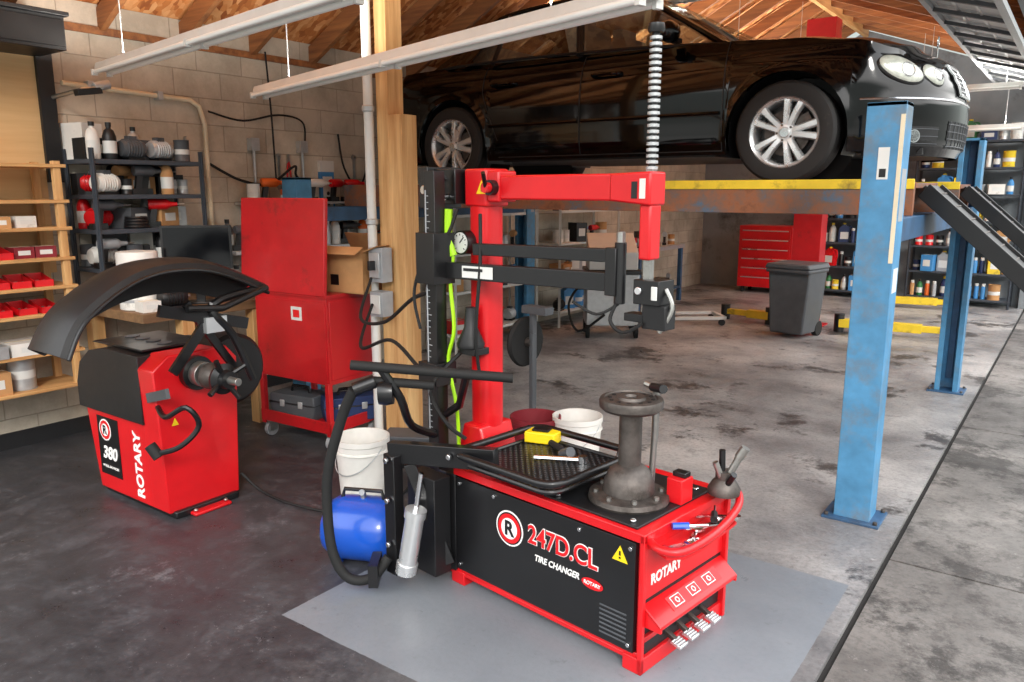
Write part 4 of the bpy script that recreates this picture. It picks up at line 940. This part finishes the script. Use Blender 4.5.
for z,kk,cc in((1.10,['parts_bin'],['red']),(1.28,['parts_bin','small_box'],['red','maroon']),(.93,['parts_bin'],['maroon','red']),(1.47,['small_box'],['white','brown','grey']),(.68,['box_flat','can'],['white','silver','brown']),(.45,['box','paint_can'],['silver','brown'])):
    fill((-5.38,1.42,z),(-5.38,2.36,z),90,'on pine shelf','goods on the pine shelf rack',kk,cc,.01,.0,.01)
def rack(loc,rz,L,D,zs,h,label,m=GALV,group=None):
    t=thing('metal_shelf',label,'shelf',loc,rz,group)
    for x in(-L/2,L/2):
        for y in(-D/2,D/2):
            b=B(); b.bx(x-.018,x+.018,y-.002,y+.002,0,h,m); b.bx(x-.002,x+.002,y-.018,y+.018,0,h,m); part(t,'upright',b,w=0)
    for z in zs:
        b=B(); b.bx(-L/2,L/2,-D/2,D/2,z-.03,z,m); part(t,'shelf_board',b)
    return t
RKD=mat('rack_dark','#3a4048',.5)
rack((-5.43,2.98,.92),90,.78,.36,[.26,.52,.75,.98],1.05,'dark steel shelf standing on workbench loaded with supplies',RKD)
BS='supplies on the bench shelf'
for z in(1.18,1.44,1.67,1.90):
    for x,kk in((-5.33,['small_can','drill','small_box','motor','can','coil','bottle']),(-5.46,['small_can','box','drill','motor','coil']),(-5.56,['can','box','box_tall' if z in(1.18,1.90) else 'box','bottle'])):
        fill((x,2.60,z),(x,3.38,z),90,'on cluttered steel shelf',BS,kk,['black','dark grey','grey','black','silver','red','brown','dark grey','white'],.002,.0,.012,28)
fill((-4.88,2.62,.92),(-4.88,3.0,.92),90,'on wooden workbench','supplies on the workbench',['can','small_can','small_box','motor'],['silver','white','red','black'],.01,.0,.02,25)
fill((-5.0,3.28,.92),(-5.0,3.54,.92),90,'on wooden workbench','supplies on the workbench',['small_can','spray_can','bottle'],['silver','white','red','black'],.01)
LG=thing('ledge_shelf','long steel wall ledge crowded with workshop supplies','shelf',(-5.47,4.9,0))
b=B(); b.bx(-.17,.17,-1.25,.95,1.2,1.23,GALV); part(LG,'board',b)
for y in(-1.1,-.3,.6):
    b=B(); b.prism([(-.17,1.2),(.15,1.2),(-.17,1.0)],'y',y-.01,y+.01,GALV); part(LG,'bracket',b)
b=B(); b.bx(-.17,.05,-1.0,.9,1.58,1.6,GALV); part(LG,'upper_board',b)
for x,z in((-5.38,1.23),(-5.53,1.23),(-5.52,1.6)):
    y0=3.7 if z<1.5 else 3.95
    fill((x,y0,z),(x,5.75,z),90,'on steel wall ledge','supplies on the wall ledge',['can','bottle','small_box','spray_can','small_can','drill','coil','motor'] if z<1.5 else ['small_can','small_box','can','drill','coil'],['red','black','grey','white','silver','orange','dark grey','black'],.01,.0,.015,25)
def k_hang(kind):
    b=B()
    if kind=='spanner': b.bx(0,.008,-.012,.012,-.26,0,STL); b.prism([(.028*math.cos(2*pi*k/12),.028*math.sin(2*pi*k/12)) for k in range(12)],'x',0,.01,STL); b.prism([(.022*math.cos(2*pi*k/12),-.26+.022*math.sin(2*pi*k/12)) for k in range(12)],'x',0,.01,STL)
    if kind=='pliers': b.tube([(.01,-.02,-.2),(.01,-.012,-.1),(.01,0,-.06)],.008,RED,8,smooth=3); b.tube([(.01,.02,-.2),(.01,.012,-.1),(.01,0,-.06)],.008,RED,8,smooth=3); b.prism([(-.014,-.07),(.014,-.07),(.006,0),(-.006,0)],'x',.004,.016,STL)
    b.cyl((-.002,0,.0),(.03,0,.0),.004,STL,n=8)
    return b.mesh(kind)
HM={k:k_hang(k) for k in('spanner','pliers')}
HL={'spanner':'steel spanner hung on block wall','pliers':'red-handled pliers hung on block wall'}
for y,z,k in ((4.36,1.98,'spanner'),(4.46,2.0,'pliers'),(5.22,2.0,'spanner'),(3.5,2.1,'pliers')):
    o=addobj(k,HM[k],(WX+.003,y,z)); setmeta(o,HL[k],k,'tools hung on the block wall')
b=B(); b.lathe([(0,0),(.13,0),(.13,.36),(.125,.38),(0,.39)],(0,0,0),(0,0,1),WHTD,28); b.lathe([(.131,.05),(.134,.06),(.131,.07)],(0,0,0),(0,0,1),GRYL,28); solo('canister',b,'white round canister on workbench','canister',(-5.08,2.74,.92),0)
# ------------------------------------------------------------ buckets, tank
def bucket(m,r=.145,h=.36):
    b=B(); b.lathe([(0,.004),(r*.84,.004),(r,h),(r+.008,h),(r+.008,h-.03),(r+.002,h-.035),(r*.86,0),(0,0)],(0,0,0),(0,0,1),m,36)
    b.lathe([(r*.97,h-.08),(r*.97+.012,h-.078),(r*.97+.01,h-.07),(r*.98,h-.068)],(0,0,0),(0,0,1),m,36); return b
for lb,loc in(('dirty white plastic bucket standing on the floor',(-3.12,2.87,0)),('white plastic bucket standing behind tyre machine',(-2.36,3.92,0))):
    BK=thing('bucket',lb,'bucket',loc,0)
    part(BK,'pail',bucket(WHTD),w=0)
    b=B(); b.tube([(.15*math.cos(a),-.15*abs(math.sin(a)),.31-.14*abs(math.sin(a))) for a in[pi*k/16 for k in range(17)]],.003,GALV,6); part(BK,'handle',b,w=0)
solo('pail',bucket(MAROON,.15,.34),'dark red plastic pail behind tyre machine','bucket',(-2.60,3.82,0),0,w=0)
TK=thing('air_tank','small blue compressed air tank lying on floor','air tank',(-2.56,2.35,.0),25)
b=B(); b.lathe([(0,-.2),(.06,-.195),(.115,-.17),(.145,-.12),(.15,-.08),(.15,.08),(.145,.12),(.115,.17),(.06,.195),(0,.2)],(0,0,.155),(1,0,.155),TANK,36); part(TK,'vessel',b,w=0)
for x in(-.1,.1):
    b=B(); b.prism([(-.1,0),(.1,0),(.09,.06),(-.09,.06)],'x',x-.01,x+.01,TANK); part(TK,'foot',b)
b=B(); b.tube([(-.1,0,.30),(-.09,0,.34),(.09,0,.34),(.1,0,.30)],.01,BLK,8); part(TK,'handle',b,w=0)
b=B(); b.cyl((.0,0,.30),(0,0,.33),.014,STL); b.cyl((.0,0,.33),(0,-.02,.335),.014,GRYL); part(TK,'valve',b,w=0)
b=B(); b.bx(-.2,.2,-.12,.12,0,.16,BLKP); b.bx(-.18,.18,-.1,.1,.16,.2,GRY); solo('equipment_case',b,'dark equipment case on the floor beside post','case',(-3.28,3.45,0),30,w=.01)
HT=thing('wheel_dolly','dark disc wheel on a small steel stand','dolly',(-2.84,4.05,0),-6)
b=B(); b.lathe([(0,-.02),(.03,-.03),(.05,-.02),(.13,-.012),(.155,-.02),(.165,0),(.155,.02),(0,.02)],(0,0,.74),(1,0,.74),RUB,36); b.cyl((-.04,0,.74),(.06,0,.74),.03,CAST)
part(HT,'disc_wheel',b,w=0)
b=B(); b.bx(.05,.08,-.02,.02,.02,.8,GRY); b.bx(-.12,.16,-.14,.14,0,.03,GRY); b.bx(.0,.20,-.04,.04,.93,.98,GRY); b.bx(.05,.08,-.02,.02,.8,.95,GRY); part(HT,'stand',b)
# ------------------------------------------------------------ background of the shop
TCN=thing('trash_can','dark grey wheeled rubbish bin with lid','rubbish bin',(-2.66,9.35,0),-10)
b=B(); b.prism([(-.2,.05),(.2,.05),(.26,.8),(-.26,.8)],'y',-.22,.22,GRY); b.bx(-.27,.27,-.27,.24,.76,.81,GRY); part(TCN,'body',b,w=.02)
b=B(); b.prism([(-.28,.81),(.28,.81),(.25,.87),(-.25,.87)],'y',-.28,.25,GRY); part(TCN,'lid',b,w=.015)
for x in(-.18,.18):
    b=B(); b.cyl((x-.03,.2,.09),(x+.03,.2,.09),.09,RUB); part(TCN,'wheel',b)
TX=thing('tool_chest','tall red tool chest with many drawers','tool chest',(-4.25,13.2,0))
b=B(); b.bx(-.44,.44,-.24,.24,.1,1.12,RED); part(TX,'body',b)
for i in range(6):
    b=B(); b.bx(-.41,.41,-.255,-.24,.14+i*.155,.28+i*.155,RED); q=part(TX,'drawer',b)
    b=B(); b.bx(-.38,.38,-.265,-.255,.255+i*.155,.27+i*.155,ALU); part(q,'drawer_handle',b)
for x in(-.36,.36):
    for y in(-.18,.18): b=B(); b.cyl((x-.02,y,.05),(x+.02,y,.05),.05,RUB); part(TX,'caster',b)
LP=thing('lift_column','tall red two-post lift column with black carriage','car lift',(-2.79,10.2,0))
b=B(); b.prism([(-.17,-.13),(.17,-.13),(.17,.13),(.1,.13),(.1,.1),(.14,.1),(.14,-.1),(-.14,-.1),(-.14,.1),(-.1,.1),(-.1,.13),(-.17,.13)],'z',0,3.7,REDO); b.bx(-.25,.25,-.2,.2,0,.02,REDO); part(LP,'column',b)
b=B(); b.bx(-.1,.1,.02,.2,.6,1.3,BLK); part(LP,'carriage',b)
def larm(loc,rz,L,label):
    t=thing('lift_arm',label,'lift arm',loc,rz,'yellow lift arms')
    b=B(); b.bx(-L/2,L/2,-.06,.06,.06,.16,YEL); b.bx(L/2-.05,L/2+.35,-.04,.04,.075,.145,YEL); part(t,'beam',b)
    b=B(); b.cyl((L/2+.33,0,.0),(L/2+.33,0,.2),.06,BLK); part(t,'pad',b)
    b=B(); b.cyl((-L/2,0,.0),(-L/2,0,.22),.06,BLK); part(t,'pivot',b)
larm((-1.85,10.0,0),6,.9,'yellow steel lift arm lowered to the floor'); larm((-3.3,10.0,0),172,.3,'yellow steel lift arm lowered to the floor'); larm((-2.0,12.6,0),10,.8,'yellow steel lift arm lowered to the floor')
for xa,L in((-3.0,1.25),(-1.45,1.35)):
    rack((xa,13.42,0),0,L,.42,[.12,.5,.88,1.26,1.64,2.02,2.4],2.55,'dark steel shelving unit stocked with cans and bottles',RKD,'steel shelving units on the back wall')
    for z in(.12,.5,.88,1.26,1.64,2.02,2.4):
        fill((xa-L/2+.04,13.32,z),(xa+L/2-.04,13.32,z),0,'on dark steel shelving','goods on the back shelving',['can','bottle','box','spray_can','bottle_big','jug','paint_can','box_tall'],['red','black','blue','white','silver','orange','navy','yellow','green','brown','white','grey'],.015,.03,.05,15)
for ya in(6.9,8.9):
    rack((-5.4,ya,0),90,1.5,.4,[.2,.65,1.05,1.45],1.6,'white steel rack crowded with parts',WHT,'white racks along the wall')
    for z in(.2,.65,1.05,1.45): fill((-5.33,ya-.72,z),(-5.33,ya+.72,z),90,'on white steel rack','parts on the white racks',['can','box','box_tall','paint_can','jug','motor','drill'],['black','silver','white','brown','blue','grey','red'],.02,.0,.05,25)
AC=thing('service_machine','silver rolling service machine with hoses','machine',(-4.45,8.1,0),35)
b=B(); b.bx(-.3,.3,-.25,.25,.15,.75,GALV); b.bx(-.32,.32,-.27,.27,.75,.8,BLK); b.prism([(-.25,.8),(.25,.8),(.25,1.2),(-.25,1.0)],'x',-.28,.28,WHT); part(AC,'body',b,w=.01)
for x in(-.28,.28):
    for y in(-.2,.2): b=B(); b.cyl((x-.02,y,.09),(x+.02,y,.09),.09,RUB); part(AC,'wheel',b)
b=B(); b.tube([(-.3,-.1,.7),(-.5,-.15,.4),(-.4,-.3,.1),(-.1,-.35,.3)],.015,RUB,8,smooth=6); part(AC,'hose',b,w=0)
JK=thing('rolling_frame','white low steel rolling frame on the floor','trolley',(-4.1,9.4,0),40)
b=B(); b.bx(-.5,.5,-.25,-.2,.08,.12,WHT); b.bx(-.5,.5,.2,.25,.08,.12,WHT); b.bx(-.5,-.45,-.25,.25,.08,.12,WHT); b.bx(.45,.5,-.25,.25,.08,.12,WHT); b.bx(-.5,-.47,-.25,-.2,.1,.6,WHT); b.bx(-.5,-.47,.2,.25,.1,.6,WHT); b.bx(-.5,-.47,-.25,.25,.56,.6,WHT); part(JK,'frame',b)
for x in(-.45,.45):
    for y in(-.22,.22): b=B(); b.cyl((x,y-.02,.04),(x,y+.02,.04),.04,RUB); part(JK,'caster',b)
b=B(); b.bx(-.75,.75,-.3,.3,.82,.88,GALV); [b.bx(x-.03,x+.03,y-.03,y+.03,0,.82,BLUED) for x in(-.7,.7) for y in(-.25,.25)]; b.bx(-.72,.72,-.28,.28,.2,.23,BLUED); b.bx(-.2,.1,-.15,.1,.88,1.1,CAST); b.cyl((-.05,-.02,1.1),(-.05,-.02,1.25),.05,CAST); b.cyl((-.2,-.15,1.0),(-.3,-.2,1.0),.06,STL)
solo('machine_bench',b,'steel bench carrying a cast iron vise','workbench',(-5.3,10.7,0),90)
for x,z in((-5.15,.88),(-5.2,.23)):
    for ya,yb in((9.98,10.45),(10.95,11.4)): fill((x,ya,z),(x,yb,z),90,'on steel bench','parts on the steel bench',['can','box','motor','drill','coil','jug'],['black','silver','red','brown','grey'],.02,.0,.03,25)
# ------------------------------------------------------------ camera, light, world
cam=bpy.data.cameras.new('camera'); co=bpy.data.objects.new('camera',cam); COL.objects.link(co)
f=780.; cam.sensor_width=36; cam.lens=f/1024*36; cam.clip_start=.05; cam.clip_end=200
yaw=math.atan(578/794.5); pit=math.atan(151/780.)
co.location=(0,0,1.7); co.rotation_euler=(pi/2-pit,0,yaw)
SC.camera=co
w=bpy.data.worlds.new('World'); SC.world=w; w.use_nodes=True; nt=w.node_tree; bg=nt.nodes['Background']
tc=N(nt,'ShaderNodeTexCoord'); sp=N(nt,'ShaderNodeSeparateXYZ'); nt.links.new(tc.outputs['Generated'],sp.inputs[0])
c=ramp(nt,math_(nt,'ADD',math_(nt,'MULTIPLY',sp.outputs[2],.5),.5),[(.45,(.25,.25,.24)),(.5,(.16,.17,.16)),(.59,(.18,.20,.19)),(.64,(1.0,.99,.97)),(1,(.88,.93,1.0))])
nt.links.new(c,bg.inputs[0]); bg.inputs[1].default_value=3.7
s=bpy.data.lights.new('sun','SUN'); s.energy=1.7; s.angle=math.radians(12); s.color=(1,.96,.90); so=bpy.data.objects.new('sun',s); COL.objects.link(so)
so.rotation_euler=Vector((.62,-.62,.48)).to_track_quat('Z','Y').to_euler()
SC.view_settings.view_transform='Standard'
SC.view_settings.look='None'
